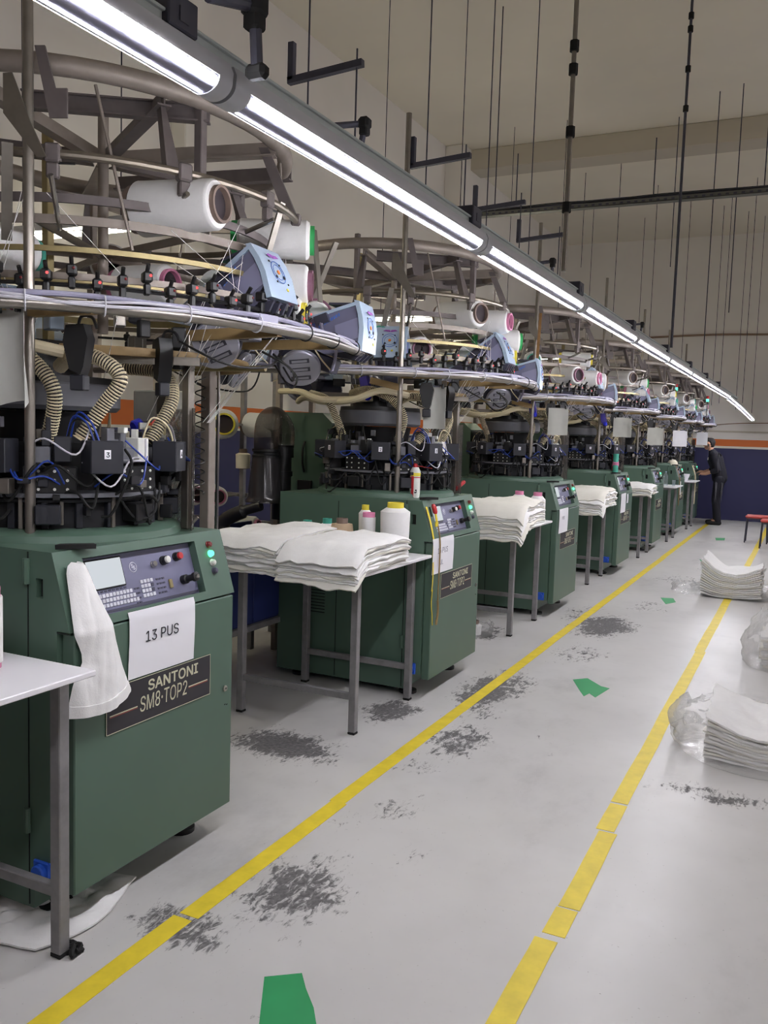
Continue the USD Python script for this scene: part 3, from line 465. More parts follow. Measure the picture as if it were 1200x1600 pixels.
# ------------------------------------------------------------------ creel frame over each machine
CX, CY = -2.72, 2.82
def ringpt(a, r, z, ry=None): a = math.radians(a); return np.array([CX+r*math.cos(a), CY+(ry or r)*math.sin(a), z])
BAR = spline([(-2.95, 1.36, 1.94), (-2.5, 1.53, 1.945), (-2.16, 1.83, 1.95), (-2.0, 2.04, 1.955), (-1.84, 2.28, 1.955), (-1.745, 2.69, 1.96), (-1.775, 3.12, 1.96), (-1.87, 3.55, 1.96)], 10)
def off(P, dx, dz, w=0, s=0):
    d = np.gradient(P, axis=0); d /= np.linalg.norm(d, axis=1, keepdims=True); n = np.stack([d[:, 1], -d[:, 0], 0*d[:, 0]], 1)
    k = np.arange(len(P)); return P+n*(dx+w*np.sin(k*.45+s))[:, None]+np.stack([0*k, 0*k, dz+w*.8*np.sin(k*.31+s*2)], 1)
def make_creel():
    t = thing('yarn_creel', 'x', 'yarn creel', MO, group='steel creel frames above the machines')
    part(t, 'front_post', rod((-2.28, 2.04, 1.205), (-2.28, 2.04, 3.5), .017, 12), 'steel'); part(t, 'corner_post', post(-2.16, 2.69, 1.205, 1.95, .036, .004), 'steel')
    part(t, 'rear_post', post(-2.47, 3.22, 0, 2.0, .05, .003), 'creel'); part(t, 'rear_post', post(-2.95, 2.74, 1.205, 2.86, .036, .003), 'brass'); part(t, 'rear_post', post(-3.42, 2.45, 0, 2.75, .04, .003), 'creel'); part(t, 'rear_post', post(-3.3, 3.35, 0, 2.75, .04, .003), 'creel')
    part(t, 'hub_post', rod((CX, CY, 1.98), (CX, CY, 2.9), .022, 14), 'creel'); part(t, 'slim_rod', rod((-2.40, 3.20, .9), (-2.40, 3.20, 1.95), .008), 'chrome')
    part(t, 'short_post', post(-2.045, 2.6, 2.46, 2.76, .034, .003), 'creel_dark'); part(t, 'short_post', post(-2.55, 3.55, 2.46, 2.82, .034, .003), 'creel_dark'); part(t, 'short_post', post(-2.62, 2.07, 2.46, 2.83, .03, .003), 'creel_dark')
    part(t, 'big_ring', tube(arc((CX, CY), .72, 0, 360, 2.76, 60, .82)[:-1], .034, 12, closed=True), 'creel')
    part(t, 'ring_tube', tube(arc((CX, CY), .80, 0, 360, 2.47, 60, .83)[:-1], .0145, 10, closed=True), 'creel_shiny')
    for r, z, w, m in ((.70, 2.36, .03, 'creel_dark'), (.74, 2.28, .03, 'creel'), (.76, 2.18, .018, 'brass'), (.66, 2.10, .03, 'brass'), (.80, 2.085, .022, 'creel')):
        part(t, 'flat_ring', tube(arc((CX, CY), r, 0, 360, z, 60)[:-1], 0, closed=True, flat=(.012, w)), m)
    part(t, 'beam_ring', tube(arc((CX, CY), .60, -60, 95, 1.865, 44), 0, flat=(.025, .032)), 'ochre')
    for k, a in enumerate((-80, -30, 20, 75, 140, 215)):
        A, B = ringpt(a, .04, 2.70), ringpt(a, .73, 2.735); part(t, 'radial_arm', [bar(A, B, .006, .055), bar(A+np.array([0, 0, -.027]), B+np.array([0, 0, -.027]), .05, .006)], ('creel', 'creel_dark')[k % 2])
        part(t, 'arm_bracket', [hull([ringpt(a+s, .70, 2.74-.0*s) for s in (-.5, .5)]+[ringpt(a+s, .82, 2.48) for s in (-1.6, 1.6)]+[ringpt(a+s, .77, 2.48) for s in (-1.6, 1.6)]+[ringpt(a+s, .66, 2.74) for s in (-.5, .5)])], 'creel_dark')
        A, B = ringpt(a+14, .04, 2.30), ringpt(a+14, .74, 2.30); part(t, 'lower_arm', bar(A, B, .008, .03), 'creel')
    part(t, 'channel_beam', [bar((-2.60, 2.30, 2.74), (-2.02, 2.62, 2.72), .008, .055), bar((-2.60, 2.30, 2.712), (-2.02, 2.62, 2.692), .04, .006), bar((-2.60, 2.30, 2.768), (-2.02, 2.62, 2.748), .04, .006)], 'creel_dark')
    part(t, 'channel_beam', [bar((-3.1, 3.3, 2.76), (-2.2, 3.45, 2.76), .008, .06), bar((-3.1, 3.3, 2.73), (-2.2, 3.45, 2.73), .045, .006)], 'creel_dark')
    pl = extrude([(0, 0), (.04, 0), (.12, -.15), (.19, -.26), (.15, -.26), (.0, -.12)], .006, (-2.34, 2.0, 2.68), (.8, .15, 0), (0, 0, 1)); part(t, 'gusset_plate', pl, 'steel'); part(t, 'gusset_slot', [extrude([(.02+a, -.1-b), (.05+a, -.1-b), (.05+a, -.108-b), (.02+a, -.108-b)], .002, (-2.34, 1.9985, 2.68), (.8, .15, 0), (0, 0, 1)) for a in (0, .04) for b in (0, .015)], 'seam')
    part(t, 'gusset_plate', extrude([(0, 0), (.035, 0), (.07, -.13), (.11, -.13), (.11, -.22), (.05, -.22)], .008, (-2.28, 2.07, 2.78), (.9, .35, 0), (0, 0, 1)), 'creel_dark')
    # pegs on the ring tube with clamp blocks
    for a in (-56, -26, 2, 26, 52, 80, 120, 160, 200, 240, 285):
        p = ringpt(a, .80, 2.47, .83); o = np.array([math.cos(math.radians(a)), math.sin(math.radians(a)), 0])
        c = part(t, 'clamp', [cbox(p, (.04, .05, .06), .006, math.radians(a)), cbox(p-np.array([0, 0, .055]), (.03, .04, .05), .005, math.radians(a))], 'creel_dark')
        part(c, 'peg', rod(p-np.array([0, 0, .075])+o*.03, p-o*.10-np.array([0, 0, .115 if a != -56 else .22]), .009, 8), 'chrome')
        part(c, 'thumb_screw', [rod(p+np.array([0, 0, -.03]), p+np.array([-o[1], o[0], -.4])*.07, .004, 6)], 'black')
    for p, q in (((-1.95, 3.0, 2.50), (-2.06, 3.0, 2.17)), ((-2.03, 3.58, 2.47), (-2.2, 3.6, 2.12)), ((-2.35, 2.02, 2.48), (-2.45, 2.1, 2.2)), ((-2.0, 3.33, 2.47), (-1.96, 3.33, 2.16))): part(t, 'flat_arm', bar(p, q, .008, .034) if False else tube([p, q], 0, flat=(.034, .008)), 'steel')
    for a in (-48, 33, 100, 200): part(t, 'tie_rod', rod(ringpt(a, .73, 2.73), ringpt(a+9, .78, 2.19), .006, 6), 'creel')
    # stop motion sensors with red pilot lights under the lower ring
    for k, a in enumerate(list(np.arange(-92, 64, 5.2))+list(range(80, 260, 16))):
        p = ringpt(a, .84, 2.065, .90); ra = math.radians(a); z = -.012+.02*((k*7) % 3)
        s = part(t, 'yarn_sensor', [cbox(p+np.array([0, 0, z]), (.042, .032, .036), .006, ra), cbox(p+np.array([0, 0, z-.04]), (.026, .022, .04), .005, ra), rod(p+np.array([0, 0, z+.015]), p+np.array([.02*math.cos(ra), .02*math.sin(ra), z+.04]), .007, 8)], 'black')
        part(s, 'pilot_light', mv(trimesh.creation.icosphere(1, .0048), *(p+np.array([.022*math.cos(ra+.4), .026*math.sin(ra+.4), z+.004]))), 'lamp_red' if k % 2 else 'red_dark')
    part(t, 'sensor_ring', tube(arc((CX, CY), .84, 0, 360, 2.045, 60, .90)[:-1], .007, 6, closed=True), 'black')
    # handrail bar that carries the feeders, with its cables and ties
    b = part(t, 'feeder_bar', tube(BAR, .0195, 14), 'steel'); part(t, 'cable', tube(off(BAR[2:], .005, .03, .004), .0095, 8), 'cable_grey'); part(t, 'cable', tube(off(BAR[1:], .022, .008, .006, 1), .0055, 6), 'cable_white'); part(t, 'cable', tube(off(BAR[6:], .018, .018, .009, 2.2), .0045, 6), 'cable_white')
    for k in (14, 22, 31, 40, 47, 54, 60, 66):
        q = BAR[k]; d = BAR[min(k+1, len(BAR)-1)]-BAR[k-1]; d /= np.linalg.norm(d); tr = aim(trimesh.creation.torus(.031, .0028, 18, 5), q+np.array([0, 0, .008]), d); part(t, 'cable_tie', tr, 'cable_white' if k % 3 else 'black')
    part(t, 'junction_box', aim(box(-.012, .02, -.02, .02, -.05, .05, .004), BAR[48]+np.array([0, 0, .022]), BAR[50]-BAR[47]), 'cable_grey')
    for p, q in (((-2.28, 2.04, 1.88), (-2.46, 1.99, 1.92)), ((-2.28, 2.04, 1.955), (-2.0, 2.04, 1.955)), ((-2.16, 2.69, 1.945), (-1.75, 2.69, 1.955)), ((-2.47, 3.22, 1.97), (-1.80, 3.2, 1.96))): part(t, 'bar_arm', bar(p, q, .03, .04), 'ochre')
    part(t, 'cross_rail', [bar((-2.9, 2.15, 1.84), (-2.05, 2.62, 1.84), .02, .03)], 'steel'); part(t, 'cross_rail', rod((-2.7, 3.02, 1.85), (-2.05, 3.05, 1.85), .012, 10), 'brass'); part(t, 'cross_rail', rod((-3.3, 3.35, 1.87), (-2.47, 3.22, 1.87), .015, 10), 'creel')
    # two hanging black yarn guides
    for (x, y, z), rz in (((-2.13, 2.1, 1.84), .3), ((-2.17, 2.55, 1.845), -.5)):
        g = part(t, 'yarn_guide', [mv(rot(extrude([(-.03, .07), (.03, .075), (.045, .03), (.03, -.06), (.02, -.085), (-.018, -.07), (-.04, .02)], .05, (0, .025, 0), (1, 0, 0), (0, 0, 1)), rz), x, y, z)], 'black'); part(g, 'guide_arm', tube(spline([(x, y, z+.07), (x+.015, y, z+.10), (x+.06, y, z+.095), (x+.08, y, z+.06)], 5), .005, 6), 'black')
        part(g, 'guide_clip', mv(rot(box(-.02, .03, -.02, .02, -.135, -.085, .004), rz), x, y, z), 'charcoal')
    part(t, 'yarn_guide', [cbox((-2.17, 2.64, 1.86), (.045, .045, .09), .008, .4), cbox((-2.15, 2.62, 1.93), (.05, .015, .08), .004, .6)], 'black')
    # loose plates, solenoids and yarn paths that fill the frame
    R = random.Random(21)
    for _ in range(26):
        a = R.uniform(-100, 260); p = ringpt(a, R.uniform(.3, .75), R.uniform(1.92, 2.02)); part(t, 'solenoid', cbox(p, (R.uniform(.03, .09), R.uniform(.03, .07), R.uniform(.03, .08)), .004, R.uniform(0, 3)), R.choice(('black', 'charcoal', 'cast_grey', 'white_plastic', 'steel', 'feeder_blue')))
    for _ in range(20):
        a = R.uniform(-95, 80); b = a+R.uniform(-25, 25); zt = R.choice((2.18, 2.28, 2.36)); part(t, 'yarn', tube([ringpt(a, .76, zt), ringpt(b, .80, 2.09), ringpt(b+R.uniform(-12, 12), .45, 1.62)], .0013, 4), 'yarn')
    for _ in range(4):
        a = R.uniform(-110, 70); P = [ringpt(a, .78, 1.9), ringpt(a+12, .83, 1.83+R.uniform(-.06, .03)), ringpt(a+30, .80, 1.84+R.uniform(-.06, .03)), ringpt(a+45, .78, 1.9)]; part(t, 'loose_cable', tube(spline(P, 7), .0045, 6), 'black')
    part(t, 'coil_cable', tube([(-2.47+.022*math.cos(s), 3.16+.022*math.sin(s), 1.3+s*.0075) for s in np.linspace(0, 70, 260)], .003, 5), 'black')
    return t
c0 = make_creel()
stage.GetPrimAtPath(c0).SetCustomDataByKey('label', 'steel yarn creel frame over the nearest machine, behind the LED lights')
for i in range(1, 7): copy(c0, MO+np.array([0, OFF[i], 0]), label=f'steel yarn creel frame standing over the {WHICH[i]} machine of the row')
# ------------------------------------------------------------------ elastane feeders on the bars (origin under the middle, facing +x)
def make_feeder(nm, k):
    t = thing('yarn_feeder', 'x', 'yarn feeder', (0, 0, -5), group='blue grey yarn feeders on the bars')
    A, B, D = np.array([.13, .24]), np.array([.225, .04]), np.array([-.235, -.03])
    fc = [A, A*.72+B*.28+np.array([.012, .004]), A*.45+B*.55+np.array([.014, .006]), B]; w = .105
    Y, P = (1, 0, 0), lambda poly, y0, y1: extrude(poly, y1-y0, (0, y1, 0), (1, 0, 0), (0, 0, 1))
    def lo(p): return np.array([p[0], p[1]])
    side = [tuple(D+(.02, -.004)), tuple(A-(.012, .012)), tuple(B-(.02, .0)), (.06, -.035), (-.05, -.03)]
    kw = dict(local=True)
    part(t, 'housing', P(side, -w+.012, w-.012), 'feeder_side', **kw)
    part(t, 'front_cover', P([tuple(x) for x in fc]+[tuple(x-np.array([.022, .004])) for x in fc[::-1]], -w, w), 'feeder_blue', **kw)
    tp = [D+(.0, -.012), D, A, A-(.004, .022)]; part(t, 'top_cover', P([tuple(x) for x in tp[::-1]], -w, w), 'feeder_blue', **kw)
    o = A*.5+B*.5+np.array([.0155, .007]); dn = (A-B)/np.linalg.norm(A-B); up = np.array([dn[0], 0, dn[1]]); n = np.cross((0, 1, 0), up); F = lambda m: frame(m, np.array([o[0], 0, o[1]])+n*.0, (0, 1, 0), up, n)
    c = part(t, 'front_print', F(cat_([trimesh.creation.annulus(.044, .047, .0012, 28), trimesh.creation.annulus(.031, .033, .0012, 28)])), 'print_blue', **kw)
    def dot(x, y, r): return F(mv(trimesh.creation.cylinder(r, .0024, sections=14), x, y, .001))
    part(c, 'centre_mark', dot(0, 0, .009), 'print_orange', **kw); part(c, 'mark', [dot(-.028, -.022, .006), dot(.033, -.018, .007), dot(.03, .035, .004), dot(-.045, .04, .004), dot(-.04, -.045, .004), dot(.045, -.045, .004)], 'ink', **kw)
    part(c, 'wing_logo', [F(extrude([(-.045, .066), (0, .058), (-.002, .072), (-.03, .074)], .0015, (0, 0, 0), (1, 0, 0), (0, 1, 0))), F(extrude([(.045, .066), (.03, .074), (.004, .072), (.002, .058)], .0015, (0, 0, 0), (1, 0, 0), (0, 1, 0)))], 'print_purple', **kw)
    part(c, 'yellow_mark', dot(.02, -.072, .007), 'core_yellow', **kw)
    for s in (-1, 1):
        y = s*(w-.012); dx, dz = .66, .75
        gl = lambda u, v, L, H, sl=.3: P([(-.03+dx*u-dz*v, .035+dz*u+dx*v), (-.03+dx*(u+L)-dz*v, .035+dz*(u+L)+dx*v), (-.03+dx*(u+L+sl*H)-dz*(v+H), .035+dz*(u+L+sl*H)+dx*(v+H)), (-.03+dx*(u+sl*H)-dz*(v+H), .035+dz*(u+sl*H)+dx*(v+H))], y-.0014, y+.0014)
        part(t, 'side_print', [gl(.0, .0, .006, .03), gl(.014, .0, .006, .03), gl(.014, .026, .018, .006), gl(.036, .0, .006, .03), gl(.05, .0, .006, .03)]+[gl(.066+.0125*q, .002, .008, .013) for q in range(7)], 'print_blue', **kw)
    part(t, 'side_rib', [P([(.0, .19-.004), (.115, .225), (.12, .215), (.0, .176)], -w+.004, w-.004)], 'feeder_dark', **kw); part(t, 'side_panel', [P([(.06, .10), (.15, .17), (.185, .09), (.10, .03)], -w+.008, w-.008)], 'feeder_panel', **kw)
    part(t, 'socket', [P([(-.04, .10), (.01, .14), (.035, .11), (-.015, .07)], -w-.018, -w+.014)], 'feeder_dark', **kw); part(t, 'power_cable', tube(spline([(0, -w-.01, .09), (.05, -w-.035, .04), (.12, -w-.03, .0), (.13, -w-.012, -.09)], 7), .0075, 8), 'cable_grey', **kw); part(t, 'signal_cable', tube(spline([(-.06, -w-.004, .09), (-.03, -w-.02, .02), (.05, -w-.02, -.05), (.12, -w-.01, -.09)], 7), .0038, 6), 'hose', **kw)
    part(t, 'status_light', mv(trimesh.creation.icosphere(1, .0085), .0, -w+.03, .142), 'lamp_green', **kw)
    part(t, 'foot_rib', [P([(.10, .02), (.22, .03), (.20, -.01), (.09, -.03)], y, y+.012) for y in (-.08, -.03, .02, .07)], 'feeder_dark', **kw)
    # wheel below with three slots
    W = frame(lathe([(0, 0), (.085, 0), (.092, .006), (.092, .018), (.085, .024), (0, .024)], 32), (-.06, -.055, -.075), (.8, -.2, .56), (.2, .97, .06), np.cross((.8, -.2, .56), (.2, .97, .06)))
    wc = np.array([-.03, -.085, -.135]); wn = np.array([.5, -.72, -.45]); wn /= np.linalg.norm(wn); k = part(t, 'feed_wheel', aim(lathe([(0, -.02), (.088, -.02), (.094, -.012), (.094, .006), (.088, .012), (.06, .014), (0, .014)], 32), wc, wn, (.8, .3, .4)), 'feeder_wheel', **kw)
    part(k, 'wheel_slot', [aim(mv(box(-.045, .045, -.011, .011, .012, .0155, .001), 0, y, 0), wc, wn, (.8, .3, .4)) for y in (-.045, 0, .045)], 'feeder_dark', **kw); part(k, 'wheel_slot', [aim(mv(box(-.035, .035, -.006, .006, .015, .017, .001), 0, y, 0), wc, wn, (.8, .3, .4)) for y in (-.045, 0, .045)], 'feeder_wheel', **kw)
    part(t, 'back_wheel', aim(lathe([(0, -.014), (.10, -.014), (.108, 0), (.10, .012), (0, .012)], 32), wc-wn*.05, wn, (.8, .3, .4)), 'feeder_dark', **kw)
    part(t, 'yarn_disc', aim(lathe([(0, -.05), (.07, -.05), (.07, .0), (0, .0)], 24), (-.10, .05, .11), (-.3, .9, .2)), 'yarn', **kw); part(t, 'disc_flange', aim(lathe([(0, .0), (.075, .0), (.075, .012), (0, .012)], 24), (-.10, .055, .115), (-.3, .9, .2)), 'core_mauve', **kw)
    part(t, 'mount', box(-.02, .10, -.05, .05, -.11, -.04, .006), 'feeder_dark', **kw); return t
f0 = make_feeder('a', 0)
used = [False]
def put(src, flag, loc, rz, label, ry=0):
    """the first call moves the model itself, later calls copy it"""
    if not flag[0]:
        flag[0] = True; x = UsdGeom.Xformable(stage.GetPrimAtPath(src)); ops = x.GetOrderedXformOps(); ops[0].Set(Gf.Vec3d(*map(float, loc))); x.AddRotateZOp().Set(float(rz)); stage.GetPrimAtPath(src).SetCustomDataByKey('label', label); return src
    c = copy(src, loc, rz, label)
    if ry: UsdGeom.Xformable(stage.GetPrimAtPath(c)).AddRotateYOp().Set(float(ry))
    return c
FEED = [(-2.06, 2.84, 2.05, 4, 'front side, left of the pair'), (-2.06, 3.53, 2.0, 10, 'front side, right of the pair'), (-2.62, 3.62, 2.02, 75, 'far side'), (-3.42, 3.0, 2.02, 170, 'back side'), (-3.2, 2.28, 2.02, 222, 'back corner')]
for i in range(7):
    for x, y, z, a, w in FEED: put(f0, used, (x, y+OFF[i], z), a, f'blue grey yarn feeder on the {WHICH[i]} creel, {w}', 20 if 'right of' in w else 0)
    if i: put(f0, used, (-2.42, 2.22+OFF[i], 2.02), -72, f'yarn feeder turned to the camera on the {WHICH[i]} creel, near side')
# ------------------------------------------------------------------ yarn cones
def make_cone(core, r0, r1, L, yarn='yarn', open_end=True):
    t = thing('yarn_cone', 'x', 'yarn cone', (0, 0, -5)); sh = .012
    part(t, 'yarn_package', rot(lathe([(r0*.66, -L*.02), (r0*.9, 0), (r0, sh), (r1, L-sh), (r1*.88, L), (r1*.5, L*1.005)], 36), -PI/2, (0, 1, 0)), yarn, local=True)
    c = part(t, 'core_tube', rot(lathe([(r0*.62, L*.5), (r0*.62, -.022), (r0*.74, -.022), (r0*.74, .02), (r0*.62, .022)], 28), -PI/2, (0, 1, 0)), core, local=True)
    part(c, 'core_hole', rot(lathe([(0, .0), (r0*.625, .0), (r0*.625, .01), (0, .01)], 24), -PI/2, (0, 1, 0)), 'bore', local=True)
    part(c, 'core_tip', rot(lathe([(r1*.4, L), (r1*.4, L+.025), (r1*.86, L+.025), (r1*.9, L)], 24), -PI/2, (0, 1, 0)), core, local=True)
    return t
def tilt(src, deg):  # bake a small nose-down tilt into a model
    pass
KIND = {}
for k, a in dict(card=('core_card', .088, .098, .32), green=('core_green', .082, .078, .30), pink=('core_pink', .078, .083, .25), mauve=('core_mauve', .085, .09, .27), yellow=('core_yellow', .07, .078, .28), big=('core_yellow', .112, .118, .24), teal=('core_teal', .085, .08, .26)).items(): KIND[k] = (make_cone(*a), [False])
COL = dict(big='big yellow core', card='brown core', green='green core', pink='pink core', mauve='mauve core', yellow='yellow core', teal='teal core')
def cone(i, a, z, k, w, r=.84, rz=None):
    s, f = KIND[k]; p = ringpt(a, r, z); put(s, f, (p[0], p[1]+OFF[i], z), a if rz is None else rz, f'white yarn cone with {COL[k]} on the {WHICH[i]} creel, {w}')
cone(0, -19, 2.38, 'card', 'large one on the left', .84, 6); cone(0, 30, 2.405, 'green', 'right of the feeder', .86); cone(0, 27, 2.21, 'mauve', 'middle of the right hand trio', .86); cone(0, 24, 2.08, 'yellow', 'lowest of the right hand trio', .84)
cone(0, -84, 2.22, 'teal', 'at the left edge', .70); cone(0, -2, 2.17, 'pink', 'behind the blue feeder', .36); cone(0, 130, 2.36, 'card', 'on the back')
cone(1, -22, 2.38, 'card', 'front left', .82); cone(1, 3, 2.37, 'pink', 'front middle', .84); cone(1, 28, 2.28, 'green', 'front right', .90); cone(1, 24, 2.16, 'yellow', 'lower front right', .86); cone(1, -70, 2.2, 'teal', 'near side', .78); cone(1, -48, 2.14, 'mauve', 'low on the near side', .66)
cone(2, -28, 2.19, 'mauve', 'left of three facing the aisle', .84); cone(2, -4, 2.18, 'pink', 'middle of three facing the aisle', .86); cone(2, 20, 2.17, 'card', 'right of three facing the aisle', .9); cone(2, 14, 2.38, 'yellow', 'upper one', .74); cone(2, -60, 2.3, 'teal', 'near side', .8)
for i in range(3, 7):
    for a, z, k, w in ((-30, 2.36, 'card', 'front left'), (0, 2.2, ('pink', 'teal', 'green', 'mauve')[i-3], 'front middle'), (26, 2.34, ('green', 'yellow', 'teal', 'pink')[i-3], 'front right'), (-62, 2.2, 'mauve' if i % 2 else 'yellow', 'near side')): cone(i, a, z, k, w)
# ------------------------------------------------------------------ tables beside the machines (origin at the floor under the rear aisle-side leg)
def make_table(loc, label):
    t = thing('work_table', label, 'table', loc, group='white topped work tables'); kw = dict(local=True)
    part(t, 'table_top', box(-.87, .115, -.84, .03, .872, .89, .003), 'laminate', **kw); part(t, 'apron', [box(-.74, .02, -.715, -.69, .835, .872), box(-.74, .02, -.012, .012, .835, .872), box(-.735, -.71, -.7, 0, .835, .872), box(-.012, .012, -.7, 0, .835, .872)], 'leg', **kw)
    for x in (0, -.72):
        for y in (0, -.70):
            l = part(t, 'leg', box(x-.02, x+.02, y-.02, y+.02, .012, .872, .003), 'leg', **kw); part(l, 'foot_cap', box(x-.021, x+.021, y-.021, y+.021, 0, .014, .003), 'rubber', **kw)
    for y in (0, -.70): part(t, 'rail', box(-.71, -.01, y-.015, y+.015, .185, .22, .003), 'leg', **kw)
    return t
TP = [(-1.93, 1.83), (-2.085, 4.69), (-2.08, 7.36), (-2.12, 10.25), (-2.03, 12.9), (-1.98, 15.2), (-1.97, 17.6)]
tb = make_table((*TP[0], 0), 'white topped table cut off by the left edge, by the nearest machine')
TL = ['second white topped table, carrying two large garment piles and cones', 'third white topped table, with two pink capped cones on it', 'fourth white topped table along the row, with one large garment pile', 'fifth white topped table along the row, with a low garment pile', 'sixth white topped table, with a clear bottle on it', 'farthest white topped table, next to the standing person']
for (x, y), l in zip(TP[1:], TL): copy(tb, (x, y, 0), label=l)
solo('dust_clump', [tube(spline([(-1.93+.03*math.cos(k)+.02, 1.85+.025*math.sin(k*1.7), .012+.01*math.sin(k)) for k in range(14)], 4), .008, 5)], 'rubber', 'dark fluff clump at the foot of the nearest table leg', 'fluff')
# ------------------------------------------------------------------ folded garments
def garment(x0, x1, y0, y1, z, seed, th, edge, sag=.9, wob=.012, lift=None, base=0, nu=22, nv=22):
    R = random.Random(seed); j = [R.uniform(-.010, .010) for _ in range(4)]; a = R.uniform(-.025, .025)
    def fn(U, V):
        x = x0+j[0]+(x1+j[1]-x0-j[0])*U; y = y0+j[2]+(y1+j[3]-y0-j[2])*V; cx, cy = (x0+x1)/2, (y0+y1)/2; x, y = cx+(x-cx)-a*(y-cy), cy+(y-cy)+a*(x-cx)
        P = np.stack([x*1.0, y*1.0, 0*x+base], -1); e = np.stack([x*9, y*9, 0*x+seed*3.1], -1)
        x = x+.022*nz(e, 5)*(np.abs(U-.5)*2)**4*2; y = y+.024*nz(e, 6)*(np.abs(V-.5)*2)**4*2
        w = wob*nz(P, 11, 5.0)*2.2+.0035*nz(np.stack([x, y, 0*x+seed], -1), 17, 14.0)+.006*nz(P, 13, 16.0)
        d = np.maximum(0, edge[1]-y)+np.maximum(0, x-edge[0]); zz = z+w-sag*d*d*2.0-.36*d
        # soft rounded hem
        rim = np.maximum(np.abs(U-.5), np.abs(V-.5))*2; zz = zz-.0035*np.clip((rim-.84)/.16, 0, 1)**2
        if lift is not None: zz = zz+lift(x, y)
        return np.stack([x, y, zz], -1)
    return sheetmesh(fn, nu, nv, th)
ORD = ['topmost', 'second', 'third', 'fourth', 'fifth', 'sixth', 'seventh', 'eighth', 'ninth', 'tenth', 'eleventh', 'twelfth', 'thirteenth', 'lowest']
def pile(x0, x1, y0, y1, zb, n, dz, label, group, m='cloth', edge=(9, -9), seed=0, th=None, crown=.035, **kw):
    for k in range(n):
        fr = (k+1)/n; xc, yc = (x0+x1)/2+.06, y1-.14; L0 = kw.get('lift')
        cr = lambda x, y, fr=fr: crown*fr*np.exp(-((x-xc)/.20)**2-((y-yc)/.22)**2)+.012*fr*fr*nz(np.stack([x+y*.3, y*.5, 0*x+seed], -1), 23, 13.0)*2+(L0(x, y)*(.12+.88*fr) if L0 else 0)
        kk = {a: b for a, b in kw.items() if a != 'lift'}; q = n-1-k; lab = (ORD[q] if q < n-1 else 'lowest')+(' garment from the top ' if 0 < q < n-1 else ' garment ')+label.split('garment ', 1)[1]
        solo('folded_garment', garment(x0, x1, y0, y1, zb+dz*(k+.5), seed*100+k, th or dz*.80, edge, base=seed, lift=cr, **kk), m if (k+seed) % 3 else 'cloth_warm', lab, 'garment', group, smooth=60)
E2 = (-1.965, 3.86)
pile(-2.95, -2.44, 3.76, 4.42, .893, 13, .0108, 'white folded garment in the left pile on the second table', 'left garment pile, second table', edge=E2, seed=1)
pile(-2.42, -1.96, 3.74, 4.36, .893, 12, .0112, 'white folded garment in the right pile on the second table', 'right garment pile, second table', edge=E2, seed=2, wob=.013)
def zig(pts): return [tube(spline([(x, y, 1.047) for x, y in pts], 6), .0028, 6)]
solo('printed_word', zig([(-2.70, 4.33), (-2.735, 4.345), (-2.755, 4.325), (-2.74, 4.30), (-2.705, 4.30), (-2.685, 4.325), (-2.675, 4.30), (-2.655, 4.325), (-2.645, 4.30), (-2.62, 4.325), (-2.61, 4.305), (-2.585, 4.325), (-2.575, 4.31), (-2.55, 4.33)]), 'ink', 'dark scrawled word printed on the top garment of the left pile', 'print')
pile(-2.47, -1.93, 6.38, 7.0, .893, 13, .0148, 'white folded garment in the aisle side pile on the third table', 'aisle side pile, third table', edge=(-1.96, 6.53), seed=3, wob=.016)
pile(-2.9, -2.49, 6.5, 7.05, .893, 11, .0138, 'white folded garment in the inner pile on the third table', 'inner pile, third table', edge=(-1.96, 6.53), seed=4)
pile(-2.5, -1.93, 9.22, 9.95, .893, 11, .0145, 'white folded garment in the pile on the fourth table', 'pile on the fourth table', edge=(-1.96, 9.36), seed=5, wob=.014)
pile(-2.5, -1.88, 12.0, 12.55, .895, 5, .022, 'white folded garment in the low pile on the fifth table', 'pile on the fifth table', edge=(-1.92, 12.07), seed=6)
# ------------------------------------------------------------------ cones and tubes standing on the tables
def standing(x, y, z, r0, r1, h, core, yarn, label, cat='yarn cone', hole=True, sh=.02):
    t = thing('standing_cone', label, cat, (x, y, z)); part(t, 'yarn_package', lathe([(0, .006), (r0, .006), (r0, h*.06), (r1, h-sh), (r1*.62, h), (0, h)], 40).apply_translation((x, y, z)), yarn)
    c = part(t, 'core_tube', lathe([(r1*.45, 0), (r1*.6, 0), (r1*.6, .008), (r1*.55, .01), (r1*.55, h+.03), (r1*.46, h+.03), (r1*.46, h)], 28).apply_translation((x, y, z)), core); part(c, 'core_hole', lathe([(0, h+.012), (r1*.46, h+.012), (r1*.46, h+.014), (0, h+.014)], 20).apply_translation((x, y, z)), 'bore'); return t
def straight(x, y, z, r, h, core, label):
    t = thing('yarn_tube', label, 'yarn tube', (x, y, z)); part(t, 'yarn_package', lathe([(0, .018), (r, .018), (r, h-.03), (r*.98, h-.027), (0, h-.027)], 40).apply_translation((x, y, z)), 'yarn')
    c = part(t, 'core_tube', lathe([(r*.70, .0), (r*.93, 0), (r*.93, .02), (r*.9, .022), (r*.9, h-.03), (r*.91, h), (r*.74, h), (r*.70, h-.02)], 32).apply_translation((x, y, z)), core); part(c, 'core_hole', lathe([(0, h-.02), (r*.72, h-.02), (r*.72, h-.017), (0, h-.017)], 20).apply_translation((x, y, z)), 'bore')
straight(-2.105, 1.70, .89, .062, .235, 'core_pink', 'white yarn tube with pink rims on the nearest table, cut by the frame')
standing(-2.115, 4.50, .89, .080, .086, .285, 'core_yellow', 'yarn', 'biggest white yarn cone with yellow cap on the second table', sh=.022)
straight(-2.27, 4.47, .89, .04, .25, 'core_pink', 'slim white yarn tube with pink rim left of the biggest cone')
